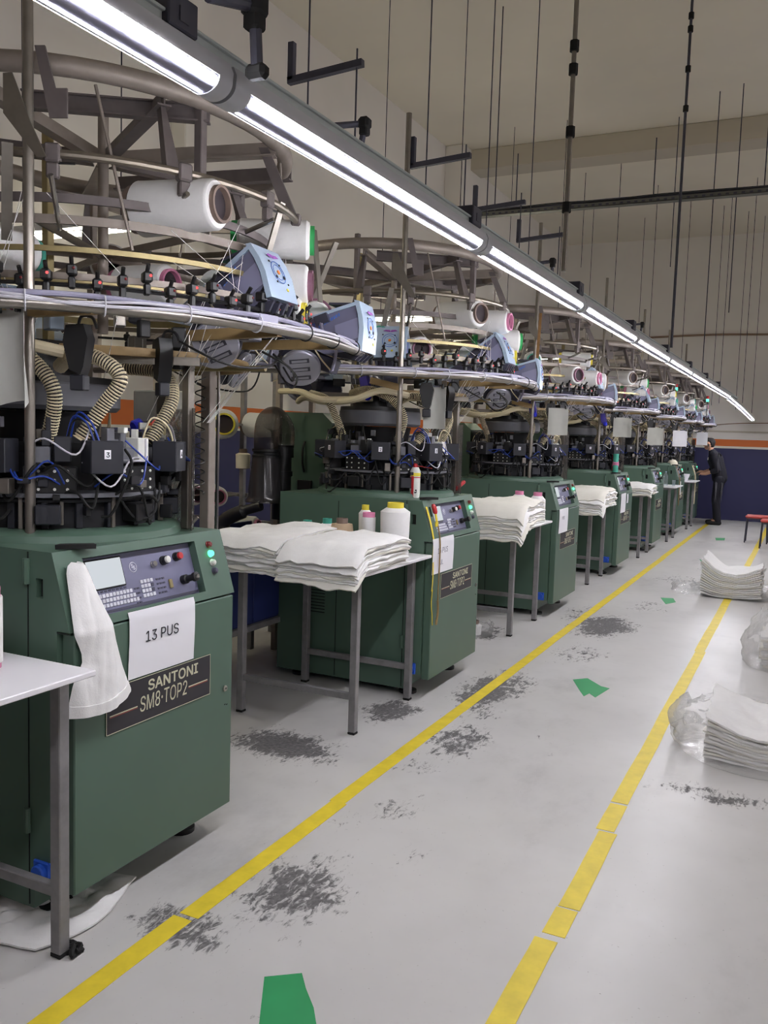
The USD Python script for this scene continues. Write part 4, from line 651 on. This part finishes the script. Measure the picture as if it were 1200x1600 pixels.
standing(-2.36, 4.60, .89, .036, .04, .25, 'core_yellow', 'yarn', 'slim white yarn tube with yellow rim behind the pink rimmed tube')
standing(-2.44, 4.46, .89, .085, .062, .175, 'core_card', 'yarn_beige', 'beige yarn cone between the two garment piles', sh=.004)
standing(-2.62, 4.60, .89, .06, .052, .15, 'core_teal', 'yarn', 'white cone with teal rim, nearer the beige cone, behind the left pile'); standing(-2.76, 4.60, .89, .06, .05, .13, 'core_teal', 'yarn', 'white cone with teal rim, leftmost behind the left garment pile')
standing(-2.20, 7.15, .89, .07, .066, .225, 'core_pink', 'yarn', 'left of two pink capped cones on the third table', sh=.03); standing(-2.03, 7.12, .89, .07, .066, .225, 'core_pink', 'yarn', 'right of two pink capped cones on the third table', sh=.03)
t = thing('striped_tube', 'teal tube with a pink diagonal band on the fourth machine', 'tube', (-2.09, 10.62, 1.206)); part(t, 'tube', rod((-2.09, 10.62, 1.206), (-2.09, 10.62, 1.44), .034, 20), 'core_teal'); part(t, 'pink_band', aim(lathe([(.0, -.03), (.0375, -.03), (.0375, .03), (0, .03)], 20), (-2.09, 10.62, 1.32), (.1, -.35, 1)), 'core_pink')
solo('red_rod', rod((-2.13, 10.66, 1.205), (-2.13, 10.66, 1.52), .012, 8), 'red', 'red rod standing behind the striped teal tube', 'rod')
t = thing('spray_can', 'white spray can with red cap standing on the second machine', 'spray can', (-2.19, 4.93, 1.206)); x, y, z = -2.19, 4.93, 1.206
part(t, 'can', lathe([(0, 0), (.031, 0), (.033, .004), (.033, .165), (.022, .185), (.02, .19), (0, .19)], 28).apply_translation((x, y, z)), 'white_plastic'); part(t, 'yellow_band', lathe([(.0334, .135), (.0334, .155), (.033, .155), (.033, .135)], 28).apply_translation((x, y, z)), 'core_yellow'); part(t, 'red_stripe', [aim(box(-.004, .004, -.001, .001, 0, .13), (x+.0333*math.cos(a), y+.0333*math.sin(a), z+.004), (0, 0, 1), (-math.sin(a), math.cos(a), 0)) for a in (-1.75, -1.5)]+[lathe([(.0334, .124), (.0334, .129), (.033, .129), (.033, .124)], 28).apply_translation((x, y, z))], 'red'); part(t, 'cap', lathe([(0, .188), (.016, .188), (.015, .205), (.009, .212), (0, .213)], 20).apply_translation((x, y, z)), 'red'); part(t, 'nozzle_straw', rod((x+.01, y-.01, z+.2), (x+.10, y+.03, z+.185), .0018, 6), 'red')
part(t, 'label_print', [aim(box(-w, w, -.001, .001, 0, .008), (x+.0333*math.cos(-1.05+.1*k), y+.0333*math.sin(-1.05+.1*k), z+zz), (0, 0, 1), (-math.sin(-1.05), math.cos(-1.05), 0)) for k, (zz, w) in enumerate(((.03, .006), (.044, .005), (.034, .002)))], 'ink')
t = thing('red_lever', 'red handled lever on the far corner of the second machine', 'lever', (-2.16, 5.50, 1.206)); part(t, 'stem', rod((-2.16, 5.50, 1.206), (-2.145, 5.515, 1.235), .006, 8), 'steel'); part(t, 'grip', tube([(-2.145, 5.515, 1.23), (-2.135, 5.53, 1.25), (-2.105, 5.56, 1.285), (-2.10, 5.565, 1.29)], [.009, .012, .014, .008], 12), 'red')
# ------------------------------------------------------------------ things hung on the machines
def hang(U, V):
    z = 1.168-.455*V; vv = np.array([0, .02, .06, .3, .45, .6, .66, .8, 1]); l = np.interp(V, vv, [1.972, 1.955, 1.945, 1.930, 1.922, 1.950, 1.952, 1.915, 1.885]); r = np.interp(V, vv, [1.992, 2.008, 2.018, 2.05, 2.075, 2.092, 2.10, 2.12, 2.158]); y = l+(r-l)*U
    z = z-.02*np.sin(U*PI)*V+.02*U*V; s = -1.977-.311*np.maximum(0, z-.964)
    f = nz(np.stack([y*26, z*3.5, 0*z], -1), 3)+.6*nz(np.stack([y*10+z*8, z*12, 0*z], -1), 4); x = s+.013+.032*np.sin(np.clip(U, 0, 1)*PI)**.7+.020*f*np.clip(V*4, .3, 1)*np.sin(U*PI)**.3
    return np.stack([x, y, z], -1)
t = thing('hanging_garment', 'white knitted garment hung from a slot on the nearest machine', 'garment', (-1.95, 2.0, .7)); part(t, 'fabric', sheetmesh(hang, 36, 48, .01), 'cloth', smooth=70)
def hem(U, V): P = hang(U, .93+.075*V); P[..., 0] += .006; return P
part(t, 'hem_band', sheetmesh(hem, 30, 6, .006), 'cloth', smooth=70)
def notice(i, y0, y1, z0, z1, label, lines, m='paper'):
    t = thing('paper_notice', label, 'notice', (-1.972, (y0+y1)/2, z0)); b = OFF[i]
    def fn(U, V): z = z1-(z1-z0)*V; y = y0+b+(y1-y0)*U+.002*np.sin(V*5); x = -1.9718-.311*np.maximum(0, z-.968)+.0012*np.sin(U*6+V*4); return np.stack([x, y, z], -1)
    part(t, 'sheet', sheetmesh(fn, 10, 12, .0008), m, smooth=60)
    for s, h, yy, zz, mm in lines: part(t, 'writing', text(s, h, (-1.9692, yy+b, zz), (0, 1, 0), (0, 0, 1), .0006), mm)
notice(0, 2.165, 2.505, .758, .985, 'paper sheet reading 13 PUS taped to the nearest machine door', [('13 PUS', .036, 2.245, .872, 'ink')])
notice(1, 1.88+.035, 2.25, .765, .98, 'paper sheet with faint 14 PUS on the second machine door', [('14 PUS', .034, 1.99, .885, 'ink_faint'), ('UL', .03, 2.03, .815, 'ink_faint')])
notice(2, 1.99, 2.30, .75, .97, 'blank white paper sheet on the third machine door', [('PUS', .03, 2.09, .87, 'ink_faint')]); notice(3, 2.0, 2.30, .74, .97, 'blank white paper sheet on the fourth machine door', [])
notice(3, 2.38, 2.46, .84, .95, 'small white slip beside the sheet on the fourth machine door', [])
y = 4.757; t = thing('tape_measure', 'yellow tape measure hanging down the near edge of the second machine', 'tape measure', (-1.97, y, .6))
part(t, 'tape', [tube(spline([(-2.028, y, 1.16), (-1.968, y, .97), (-1.962, y-.004, .88), (-1.962, y-.01, .78), (-1.962, y-.018, .70)], 6), 0, flat=(.0025, .03)) if False else sheetmesh(lambda U, V: np.stack([np.where(1.17-.5*V > .964, -1.970-.311*(1.17-.5*V-.964), -1.970)+.004*np.sin(V*9), y-.012-.02*V*V+(.024-.012*V)*U, 1.17-.5*V], -1), 4, 24, .0012)], 'tape_yellow'); part(t, 'tape_end', tube(spline([(-1.966, y-.02, .68), (-1.966, y-.03, .6), (-1.966, y-.012, .52), (-1.966, y-.002, .46)], 6), .003, 6), 'tape_yellow')
t = thing('thread_snips', 'red handled snips on a yellow cord on the second machine', 'snips', (-2.0, 4.80, 1.1)); part(t, 'handle', tube([(-2.012, 4.805, 1.185), (-2.004, 4.807, 1.165), (-1.995, 4.808, 1.135), (-1.99, 4.808, 1.125)], [.008, .015, .014, .007], 12), 'red'); part(t, 'blade', [tube(spline([(-1.992, 4.806, 1.125), (-1.982, 4.80, 1.09), (-1.978, 4.80, 1.06)], 5), .007, 8), cbox((-1.98, 4.80, 1.065), (.012, .035, .03), .004)], 'tape_yellow')
part(t, 'cord', [tube(spline([(-1.978, 4.803, 1.08), (-1.966, 4.83, .96), (-1.964, 4.828, .80), (-1.964, 4.822, .65), (-1.964, 4.826, .53), (-1.962, 4.80, .47)], 8), .0045, 6), tube(spline([(-1.964, 4.822, .60), (-1.963, 4.828, .53), (-1.96, 4.80, .455)], 6), .0075, 6)], 'ochre')
# sheets of cloth and paper that hang from the bars over each machine
def sheet(x0, x1, y, z0, z1, label, m='paper_grey', curl=.0, seed=0):
    def fn(U, V): x = x0+(x1-x0)*U; z = z1-(z1-z0)*V; return np.stack([x, y+.02*np.sin(U*3+seed)+curl*np.sin(U*3.1)*V+.012*nz(np.stack([x*12, z*5, 0*x+seed], -1), 2), z-(curl*.6*(U-.5)**2*V*4 if curl else 0)+0*x], -1)
    t = thing('hanging_sheet', label, 'sheet', (x0, y, z0)); part(t, 'sheet', sheetmesh(fn, 14, 16, .0015), m, smooth=60); part(t, 'clip', [cbox((x, y, z1+.005), (.012, .02, .03), .003) for x in (x0+.02, x1-.02)], 'black')
sheet(-2.255, -2.135, 1.885, 1.665, 1.935, 'curled pale sheet hanging by the bar over the nearest machine', 'paper_grey', .04)
for x0, x1, y, z0, z1, w, m in ((-2.155, -2.015, 4.95, 1.635, 1.89, 'second', 'paper_grey'), (-2.115, -1.945, 7.65, 1.63, 1.87, 'third', 'paper_grey'), (-2.11, -1.90, 10.47, 1.64, 1.87, 'fourth', 'paper_grey'), (-2.14, -1.92, 13.07, 1.55, 1.80, 'fifth', 'paper_grey'), (-2.12, -1.89, 15.54, 1.53, 1.80, 'sixth', 'paper'), (-2.01, -1.80, 17.96, 1.56, 1.81, 'farthest', 'paper')):
    sheet(x0, x1, y, z0, z1, f'grey paper sheet hanging from the bar over the {w} machine', m, 0, len(w))
t = thing('eye_charm', 'round blue eye charm hanging on a tan strap above the third table', 'charm', (-2.12, 7.2, 1.99)); n = np.array([.28, -.95, 0])
for r, d, m, nm in ((.058, .012, 'nazar_blue', 'disc'), (.034, .0145, 'white_plastic', 'white_ring'), (.023, .0165, 'feeder_blue', 'light_ring'), (.011, .0185, 'ink', 'pupil')): part(t, nm, aim(lathe([(0, 0), (r, 0), (r, d*.6), (r*.9, d), (0, d)], 24), (-2.12, 7.2, 2.045), n), m)
part(t, 'strap', tube([(-2.12, 7.2, 2.10), (-2.115, 7.21, 2.3), (-2.11, 7.23, 2.62)], 0, flat=(.022, .003)) if False else sheetmesh(lambda U, V: np.stack([-2.132+.024*U+.01*V, 7.2+.03*V+0*U, 2.095+.55*V+0*U], -1), 3, 10, .002), 'wood')
for k, (x, y, z, w) in enumerate(((-2.60, 5.02, 1.86, 'second'), (-2.30, 7.75, 1.84, 'third'), (-2.24, 10.5, 1.82, 'fourth'))):
    t = thing('violet_guide', f'violet yarn guide hanging inside the {w} creel', 'yarn guide', (x, y, z)); part(t, 'arm', extrude([(-.03, .09), (.02, .10), (.05, .0), (.03, -.03), (-.01, -.02)], .04, (x, y, z), (1, 0, 0), (0, 0, 1)), 'violet'); part(t, 'lens', mv(trimesh.creation.icosphere(2, .026), x+.035, y-.04, z-.03), 'nazar_blue')
# ------------------------------------------------------------------ small things at the far end
x, y = -2.10, 14.85; t = thing('bottle', 'clear plastic bottle on the sixth table', 'bottle', (x, y, .89)); part(t, 'bottle', lathe([(0, 0), (.036, 0), (.037, .01), (.037, .16), (.015, .20), (.013, .215), (0, .215)], 24).apply_translation((x, y, .89)), 'pet'); part(t, 'cap', lathe([(0, .213), (.015, .213), (.015, .23), (0, .23)], 16).apply_translation((x, y, .89)), 'feeder_blue')
for x, y, w in ((-1.98, 14.95, 'beside the bottle on the sixth table'), (-2.25, 12.75, 'left of two behind the low pile on the fifth table'), (-2.1, 12.78, 'right of two behind the low pile on the fifth table')): t = thing('drinking_glass', 'small clear glass '+w, 'glass', (x, y, .89)); part(t, 'wall', lathe([(.024, .0), (.03, .09), (.028, .09), (.022, .006)], 20).apply_translation((x, y, .89)), 'pet'); part(t, 'glass_base', lathe([(0, 0), (.024, 0), (.024, .008), (0, .008)], 20).apply_translation((x, y, .89)), 'pet')
x, y = -2.08, 17.0; t = thing('plastic_bowl', 'white crumpled bag like bowl on the farthest table', 'bowl', (x, y, .89)); part(t, 'bowl', lathe([(0, 0), (.06, 0), (.10, .09), (.11, .13), (.105, .13), (.055, .012), (0, .01)], 20).apply_translation((x, y, .89)), 'paper')
x, y = -2.13, 15.75; t = thing('cap', 'cream cap lying on top of the sixth machine', 'cap', (x, y, 1.206)); part(t, 'crown', lathe([(0, .10), (.05, .09), (.085, .05), (.09, 0), (0, 0)], 20).apply_translation((x, y, 1.207)), 'yarn_cream'); part(t, 'peak', hull([(x+.06, y-.07, 1.21), (x+.16, y-.04, 1.212), (x+.16, y+.04, 1.212), (x+.06, y+.07, 1.21), (x+.06, y, 1.225)]), 'yarn_cream')
t = thing('strap', 'long tan strap hanging down the front of the sixth machine', 'strap', (-1.96, 15.6, .5)); part(t, 'webbing', box(-1.972, -1.966, 15.56, 15.62, .52, 1.0, .001), 'ochre'); part(t, 'upper_webbing', extrude([(0, 0), (.006, 0), (-.066, .24), (-.072, .24)], .06, (-1.97, 15.62, .965), (1, 0, 0), (0, 0, 1)), 'ochre')
t = thing('paper_slip', 'narrow white slip hanging by the strap on the sixth machine', 'slip', (-1.95, 15.55, .7)); part(t, 'slip', box(-1.965, -1.963, 15.64, 15.72, .70, .93), 'paper')
t = thing('cord', 'pale cord hanging down the corner of the farthest machine', 'cord', (-1.96, 17.7, .4)); part(t, 'cord', tube(spline([(-2.03, 17.75, 1.17), (-1.965, 17.76, .96), (-1.96, 17.75, .7), (-1.96, 17.76, .42)], 6), .014, 8), 'hose')
for x, y, w, up in ((-1.98, 14.55, 'above the fifth machine', 'lamp_green'), (-1.75, 17.0, 'above the sixth machine', 'red')):
    t = thing('signal_tower', 'small red and green signal light '+w, 'signal light', (x, y, 2.2)); z = 2.42 if up != 'red' else 2.36
    part(t, 'stem', [rod((x, y, 1.98), (x, y, z), .008, 8), bar((x, y, 1.99), (x-.3, y-.1, 1.99), .02, .02)], 'black'); part(t, 'green_lens', rod((x, y, z), (x, y, z+.05), .025, 14), 'lamp_green'); part(t, 'red_lens', rod((x, y, z+.05), (x, y, z+.10), .025, 14), 'red')
for x, y, w in ((-.70, 15.45, 'behind, wholly in view'), (-.44, 14.75, 'in front, cut by the right edge')):
    t = thing('stool', 'red seated metal stool '+w, 'stool', (x, y, 0)); part(t, 'seat', box(x-.18, x+.18, y-.15, y+.15, .405, .45, .02), 'seat_red')
    for dx in (-.15, .15):
        for dy in (-.12, .12): part(t, 'leg', rod((x+dx*1.12, y+dy*1.12, 0), (x+dx, y+dy, .41), .011, 8), 'bracket')
    part(t, 'frame', [bar((x-.15, y-.12, .39), (x+.15, y-.12, .39), .02, .02), bar((x-.15, y+.12, .39), (x+.15, y+.12, .39), .02, .02)], 'bracket')
# ------------------------------------------------------------------ bagged garments on the floor to the right
def film_bag(nm, label, cx, cy, rx, ry, h, seed, closed=0.0, skew=(0, 0)):
    n, k = 72, 22; a = np.linspace(0, 2*PI, n, endpoint=False); V = []
    for q in range(k):
        s = q/(k-1); rr = 1.0+.10*math.sin(s*PI)-closed*s*s; z = .006+h*s
        P = np.stack([np.cos(a)*3, np.sin(a)*3, 0*a+s*4], 1); f = nz(P, seed, 1.0)*.42+.10*(np.abs(nz(P, seed+5, 1.9))-.12)
        rad = rr*(1+f*(.35+.65*s)); V.append(np.stack([cx+skew[0]*s+rx*rad*np.sign(np.cos(a))*np.abs(np.cos(a))**.8, cy+skew[1]*s+ry*rad*np.sign(np.sin(a))*np.abs(np.sin(a))**.8, z+h*.45*s*nz(P[:, :2].repeat(2, 1)[:, :3], seed+9)*2], 1))
    V = np.vstack(V); F = []
    for q in range(k-1):
        for j in range(n): b = q*n+j; c = q*n+(j+1) % n; F += [(b, c, c+n), (b, c+n, b+n)]
    V = np.vstack([V, [(cx, cy, .004)]]); F += [(len(V)-1, (j+1) % n, j) for j in range(n)]
    V[:, 2] = np.maximum(V[:, 2], .003); solo(nm, trimesh.Trimesh(V, np.array(F), process=False), 'film', label, 'plastic bag', smooth=50)
film_bag('plastic_bag', 'nearest clear plastic bag of white garments by the right line', -.12, 4.83, .40, .40, .21, 3)
pile(-.38, .18, 4.56, 5.16, .012, 12, .0125, 'white folded garment inside the nearest clear bag', 'garments in the nearest bag', seed=8, wob=.008, crown=0, lift=lambda x, y: .42*np.maximum(0, -.16-x)**1.15+.05*np.maximum(0, y-4.8))
film_bag('plastic_bag', 'tall clear plastic bag cut by the right edge, middle of three', .02, 6.95, .37, .38, .36, 11, closed=.35)
pile(-.22, .28, 6.72, 7.2, .012, 11, .021, 'white folded garment inside the middle clear bag', 'garments in the middle bag', seed=9, wob=.012)
film_bag('plastic_bag', 'low clear plastic sheet bag under the far garment pile', -.62, 9.86, .40, .33, .10, 17)
pile(-.94, -.36, 9.55, 10.15, .012, 14, .0185, 'white folded garment in the far pile on the right line', 'far pile on the floor', seed=10, wob=.02, crown=0, lift=lambda x, y: 1.0*(x+.62)**2*np.clip((x+2), 0, 1)+.22*np.maximum(0, -.72-x))
film_bag('plastic_bag', 'loose crumpled clear film left of the far garment pile', -1.08, 9.75, .15, .2, .09, 23)
film_bag('plastic_bag', 'loose crumpled clear film right of the far garment pile', -.12, 9.85, .17, .2, .13, 29)
def crumple(U, V): x = -2.46+.46*U+.05*np.sin(V*4)*U; y = 1.80+.48*V-.10*(1-U); return np.stack([x, y, .008+.10*np.abs(nz(np.stack([x, y, 0*x], -1), 8, 9.))*np.clip(6*np.minimum(np.minimum(U, 1-U), np.minimum(V, 1-V)), .12, 1)], -1)
solo('floor_cloth', sheetmesh(crumple, 40, 40, .006), 'cloth', 'crumpled white cloth on the floor under the nearest table', 'cloth', smooth=70)
standing(-2.33, 6.55, 0, .045, .05, .09, 'core_card', 'yarn', 'small white cone on the floor behind the second machine', sh=.01)
film_bag('plastic_bag', 'small clear film bag around the cone on the floor', -2.31, 6.55, .11, .11, .11, 31)
# ------------------------------------------------------------------ behind the first two machines
x, y = -3.29, 4.92; t = thing('suction_unit', 'smoky clear elbow duct over a dark cone behind the second table', 'suction duct', (x, y, 1.1))
part(t, 'elbow', tube(spline([(x, y, 1.46), (x, y, 1.58), (x, y+.03, 1.655), (x, y+.11, 1.67), (x, y+.20, 1.60), (x, y+.20, 1.48)], 8), .082, 24, cap=False), 'smoke_clear'); part(t, 'collar', [mv(lathe([(.07, 0), (.094, 0), (.094, .016), (.085, .022), (.085, .036), (.094, .042), (.094, .058), (.07, .058)], 28), x, y, 1.41)], 'black')
part(t, 'cone', mv(lathe([(.128, 0), (.137, .0), (.137, .014), (.12, .04), (.092, .31), (.085, .31), (.115, .04)], 32), x, y, 1.11), 'smoke_dark'); part(t, 'down_pipe', [rod((x, y+.20, .98), (x, y+.20, 1.46), .066, 20), mv(lathe([(.06, 0), (.08, 0), (.08, .085), (.06, .085)], 24), x, y+.20, 1.41), mv(lathe([(.06, 0), (.075, 0), (.075, .035), (.06, .035)], 24), x, y+.20, 1.28)], 'dark_duct'); part(t, 'bracket', [bar((x, y+.22, 1.12), (x, 5.445, 1.12), .05, .05), box(x-.06, x+.06, 5.42, 5.44, 1.02, 1.24, .004)], 'dark_duct')
solo('black_hose', tube(spline([(-3.24, 4.80, 1.095), (-3.37, 4.78, 1.05), (-3.49, 4.76, .99), (-3.52, 4.75, .93), (-3.44, 4.76, .885), (-3.30, 4.8, .895), (-3.17, 4.82, .92), (-3.11, 4.84, .93)], 8), [.034]*8+[.048]*40+[.045]*9, 14), 'dark_duct', 'thick black hose curling out of the blue bin', 'hose')
t = thing('blue_bin', 'blue sheet metal bin on a steel frame between the first machines', 'bin', (-3.3, 4.5, 0)); part(t, 'side_panel', box(-3.06, -3.045, 3.95, 4.44, .40, .94, .003), 'blue_bin'); part(t, 'side_panel', box(-3.06, -3.045, 4.45, 4.78, .40, .94, .003), 'blue_bin'); part(t, 'side_panel', box(-3.06, -3.045, 4.79, 5.2, .40, .94, .003), 'blue_bin'); part(t, 'end_panel', box(-3.6, -3.06, 3.95, 3.965, .4, .94, .003), 'blue_bin'); part(t, 'back_panel', box(-3.6, -3.585, 3.97, 5.2, .4, .94, .003), 'blue_bin'); part(t, 'bottom', box(-3.6, -3.06, 3.95, 5.2, .385, .4), 'blue_bin'); part(t, 'rim', [box(-3.075, -3.03, 3.93, 5.22, .93, .955, .006)], 'leg'); part(t, 'frame', [box(-3.08, -3.03, 3.93, 5.22, .35, .388, .003), box(-3.6, -3.55, 3.93, 5.22, .35, .388, .003)], 'leg')
for xx in (-3.055, -3.575):
    for yy in (3.96, 5.19): part(t, 'leg', box(xx-.02, xx+.02, yy-.02, yy+.02, 0, .352, .003), 'leg')
t = thing('cone_rack', 'grey post rack on pegs behind the gap after the nearest machine', 'rack', (-4.2, 5.7, 0))
for xx, yy in ((-4.66, 5.73), (-4.35, 5.73), (-4.05, 5.73), (-3.75, 5.73)): part(t, 'post', post(xx, yy, 0, 2.2, .04, .003), 'leg')
for zz in (1.63, 1.07, .86): part(t, 'peg_rail', bar((-4.68, 5.76, zz), (-3.7, 5.76, zz), .03, .03), 'leg'); 
for xx, zz in ((-4.25, 1.63), (-4.0, 1.63), (-4.35, 1.07), (-4.1, 1.07), (-3.8, .86)): part(t, 'peg', rod((xx, 5.75, zz), (xx+.06, 5.42, zz), .008, 8), 'chrome')
def rackcone(x, y, z, a, k, w): s, f = KIND[k]; put(s, f, (x, y, z), a, f'white yarn cone with {COL[k]} on the grey rack, {w}')
rackcone(-4.20, 5.52, 1.635, -2, 'yellow', 'upper row, seen from the side'); rackcone(-3.98, 5.38, 1.63, -48, 'big', 'upper row, facing the camera'); rackcone(-3.66, 5.66, 1.63, -8, 'card', 'upper row, right'); rackcone(-4.32, 5.50, 1.07, -10, 'mauve', 'lower row, left'); rackcone(-4.04, 5.40, 1.075, -42, 'pink', 'lower row, facing the camera'); rackcone(-3.66, 5.36, .875, 8, 'pink', 'lowest, beside the black hose')
standing(-3.78, 5.35, 1.30, .052, .055, .12, 'core_card', 'yarn_cream', 'small cream cone in a clear bag on the grey rack', sh=.01)
t = thing('socket_box', 'grey switch box with red and blue sockets on a post', 'socket box', (-4.15, 4.75, 1.5)); part(t, 'post', post(-4.12, 4.8, 0, 2.2, .05, .004), 'creel'); part(t, 'box', box(-4.22, -4.02, 4.66, 4.78, 1.62, 1.84, .008), 'cast_grey'); part(t, 'window', box(-4.01, -3.86, 4.66, 4.76, 1.66, 1.84, .006), 'white_plastic'); part(t, 'window_pane', box(-4.0, -3.87, 4.652, 4.66, 1.68, 1.82), 'black')
part(t, 'red_socket', cyl((-4.0, 4.68, 1.60), (.5, -.6, -.35), .06, .09, 20, .01), 'red'); part(t, 'plug', cyl((-3.96, 4.63, 1.575), (.6, -.5, -.4), .042, .13, 18, .01), 'white_plastic'); part(t, 'blue_socket', cyl((-4.16, 4.68, 1.61), (-.2, -.8, -.3), .045, .07, 18, .01), 'nazar_blue'); part(t, 'lead', tube(spline([(-3.89, 4.57, 1.53), (-3.84, 4.56, 1.58), (-3.86, 4.6, 1.75), (-3.93, 4.66, 1.95), (-3.95, 4.7, 2.1)], 7), .012, 8), 'hose')
t = thing('pipe_frame', 'brown steel pipe frame running along behind the creels', 'frame', (-4.3, 6, 0))
for yy in (1.6, 4.4, 7.2, 10, 12.8, 15.6, 18.4): part(t, 'post', post(-4.3, yy, 0, 3.1, .05, .004), 'creel')
for zz in (2.35, 3.05): part(t, 'beam', bar((-4.3, .8, zz), (-4.3, 18.6, zz), .04, .06), 'creel_dark')
for yy in (1.9, 4.7, 7.5, 10.3): part(t, 'cross_beam', bar((-4.3, yy, 2.95), (-3.3, yy, 2.86), .04, .05), 'creel_dark')
for k, (yy, zz) in enumerate(((3.2, 2.25), (6.0, 2.3), (8.9, 2.25))): solo('folded_tarp', garment(-4.75, -4.1, yy-.8, yy+.8, zz, 60+k, .03, (9, -9), wob=.12, nu=24, nv=24), 'creel_dark', ('dark tarp lying over the pipe frame behind the nearest creel', 'dark tarp lying over the pipe frame behind the second creel', 'dark tarp lying over the pipe frame behind the third creel')[k], 'tarp', smooth=60)
# ------------------------------------------------------------------ the person at the far end
def bones(B, grow=0, ref=.022):
    ms = []
    for (a, ra), (b, rb) in B:
        P = np.vstack([trimesh.creation.icosphere(2, ra+grow).vertices+a, trimesh.creation.icosphere(2, rb+grow).vertices+b]); h = trimesh.convex.convex_hull(P); ms.append(m3.Manifold(m3.Mesh(np.asarray(h.vertices, np.float32), np.asarray(h.faces, np.uint32))))
    m = m3.Manifold.batch_boolean(ms, m3.OpType.Add).refine_to_length(ref).to_mesh(); t = trimesh.Trimesh(m.vert_properties[:, :3], m.tri_verts, process=True); trimesh.smoothing.filter_taubin(t, .5, .53, 8); return t
def person():
    px, py = -1.565, 18.3; J = {k: np.array(v, float)+(px, py, 0) for k, v in dict(pel=(0, 0, .93), wa=(-.03, 0, 1.08), ch=(-.10, 0, 1.28), nk=(-.17, 0, 1.44), hd=(-.235, 0, 1.565), hd2=(-.255, 0, 1.60), ls=(-.12, -.18, 1.38), le=(-.02, -.25, 1.09), lw=(-.25, -.20, 1.0), lh=(-.32, -.17, 1.0), rs=(-.13, .18, 1.38), re=(-.10, .25, 1.10), rw=(-.32, .17, 1.03), rh=(-.39, .14, 1.03),
        lp=(0, -.085, .90), lk=(-.04, -.09, .50), la=(.02, -.10, .09), lt=(-.13, -.11, .04), rp=(0, .085, .90), rk=(-.05, .09, .50), ra=(-.02, .11, .09), rt=(-.17, .13, .04)).items()}
    S = lambda a, ra, b, rb: ((J[a], ra), (J[b], rb)); fing = []
    for hn, w in (('lh', 'lw'), ('rh', 'rw')):
        d = J[hn]-J[w]; d /= np.linalg.norm(d); sgn = 1 if hn == 'lh' else -1
        for k in range(4):
            b0 = J[hn]+np.array([0, (k-1.5)*.019, 0])*.9+np.array([0, 0, .004]); b1 = b0+d*(.045-.004*abs(k-1.3))+np.array([0, 0, -.012]); b2 = b1+d*.02+np.array([0, 0, -.022]); fing += [((b0, .0095), (b1, .009)), ((b1, .009), (b2, .008))]
        th = J[w]+d*.035+np.array([0, sgn*.03, 0]); fing += [((th, .012), (th+d*.045+np.array([0, sgn*.018, -.012]), .009))]
    body = [S('hd', .078, 'hd2', .085), S('nk', .052, 'hd', .055), S('ch', .10, 'nk', .06), S('pel', .11, 'ch', .115), S('ls', .05, 'le', .04), S('le', .04, 'lw', .03), S('lw', .028, 'lh', .03), S('rs', .05, 're', .04), S('re', .04, 'rw', .03), S('rw', .028, 'rh', .03), S('ls', .055, 'rs', .055), S('lp', .08, 'lk', .055), S('lk', .055, 'la', .04), S('la', .045, 'lt', .035), S('rp', .08, 'rk', .055), S('rk', .055, 'ra', .04), S('ra', .045, 'rt', .035)]
    h = J['hd']; nose = [((h+(-.075, 0, .015), .014), (h+(-.098, 0, -.012), .013)), ((h+(-.055, 0, -.055), .03), (h+(-.03, 0, -.05), .045)), ((h+(0, -.082, .0), .016), (h+(.01, -.086, .02), .018)), ((h+(0, .082, .0), .016), (h+(.01, .086, .02), .018))]
    t = thing('person', 'person in dark clothes leaning over the farthest machine, hands forward', 'person', (px, py, 0))
    part(t, 'body', bones(body+nose+fing, ref=.016), 'skin', smooth=60)
    jk = [S('ch', .15, 'wa', .135), S('wa', .14, 'pel', .145), S('ls', .075, 'rs', .075), S('ls', .07, 'le', .055), S('rs', .07, 're', .055), S('ch', .13, 'nk', .066), ((J['le'], .055), (J['le']*.55+J['lw']*.45, .047)), ((J['re'], .055), (J['re']*.55+J['rw']*.45, .047)), ((J['ch']+(0, -.06, 0), .12), (J['pel']+(0, -.04, 0), .12)), ((J['ch']+(0, .06, 0), .12), (J['pel']+(0, .04, 0), .12))]
    part(t, 'jacket', bones(jk, ref=.03), 'uniform', smooth=60); part(t, 'trousers', bones([S('pel', .135, 'wa', .12), S('lp', .105, 'lk', .08), S('lk', .08, 'la', .065), S('rp', .105, 'rk', .08), S('rk', .08, 'ra', .065)], ref=.03), 'uniform', smooth=60)
    part(t, 'shoe', bones([((J['la']-(0, 0, .035), .055), (J['lt']+(-.02, 0, 0), .04)), ((J['la']+(.03, 0, -.045), .045), (J['lt'], .04))], ref=.03), 'shoe'); part(t, 'shoe', bones([((J['ra']-(0, 0, .035), .055), (J['rt']+(-.02, 0, 0), .04)), ((J['ra']+(.03, 0, -.045), .045), (J['rt'], .04))], ref=.03), 'shoe')
    part(t, 'hair', bones([((h+(.02, 0, .05), .088), (h+(-.03, 0, .075), .075)), ((h+(.03, 0, .02), .08), (h+(.03, 0, .06), .085))], ref=.03), 'hair', smooth=60)
    part(t, 'eye', [mv(trimesh.creation.icosphere(1, .011), *(h+(-.072, s*.032, .025))) for s in (-1, 1)], 'ink'); part(t, 'mouth', [mv(box(-.004, .004, -.022, .022, -.004, .004), *(h+(-.083, 0, -.045)))], 'redline'); part(t, 'chest_badge', cbox(J['ch']+(-.13, -.09, .02), (.012, .03, .05), .002), 'paper')
person()
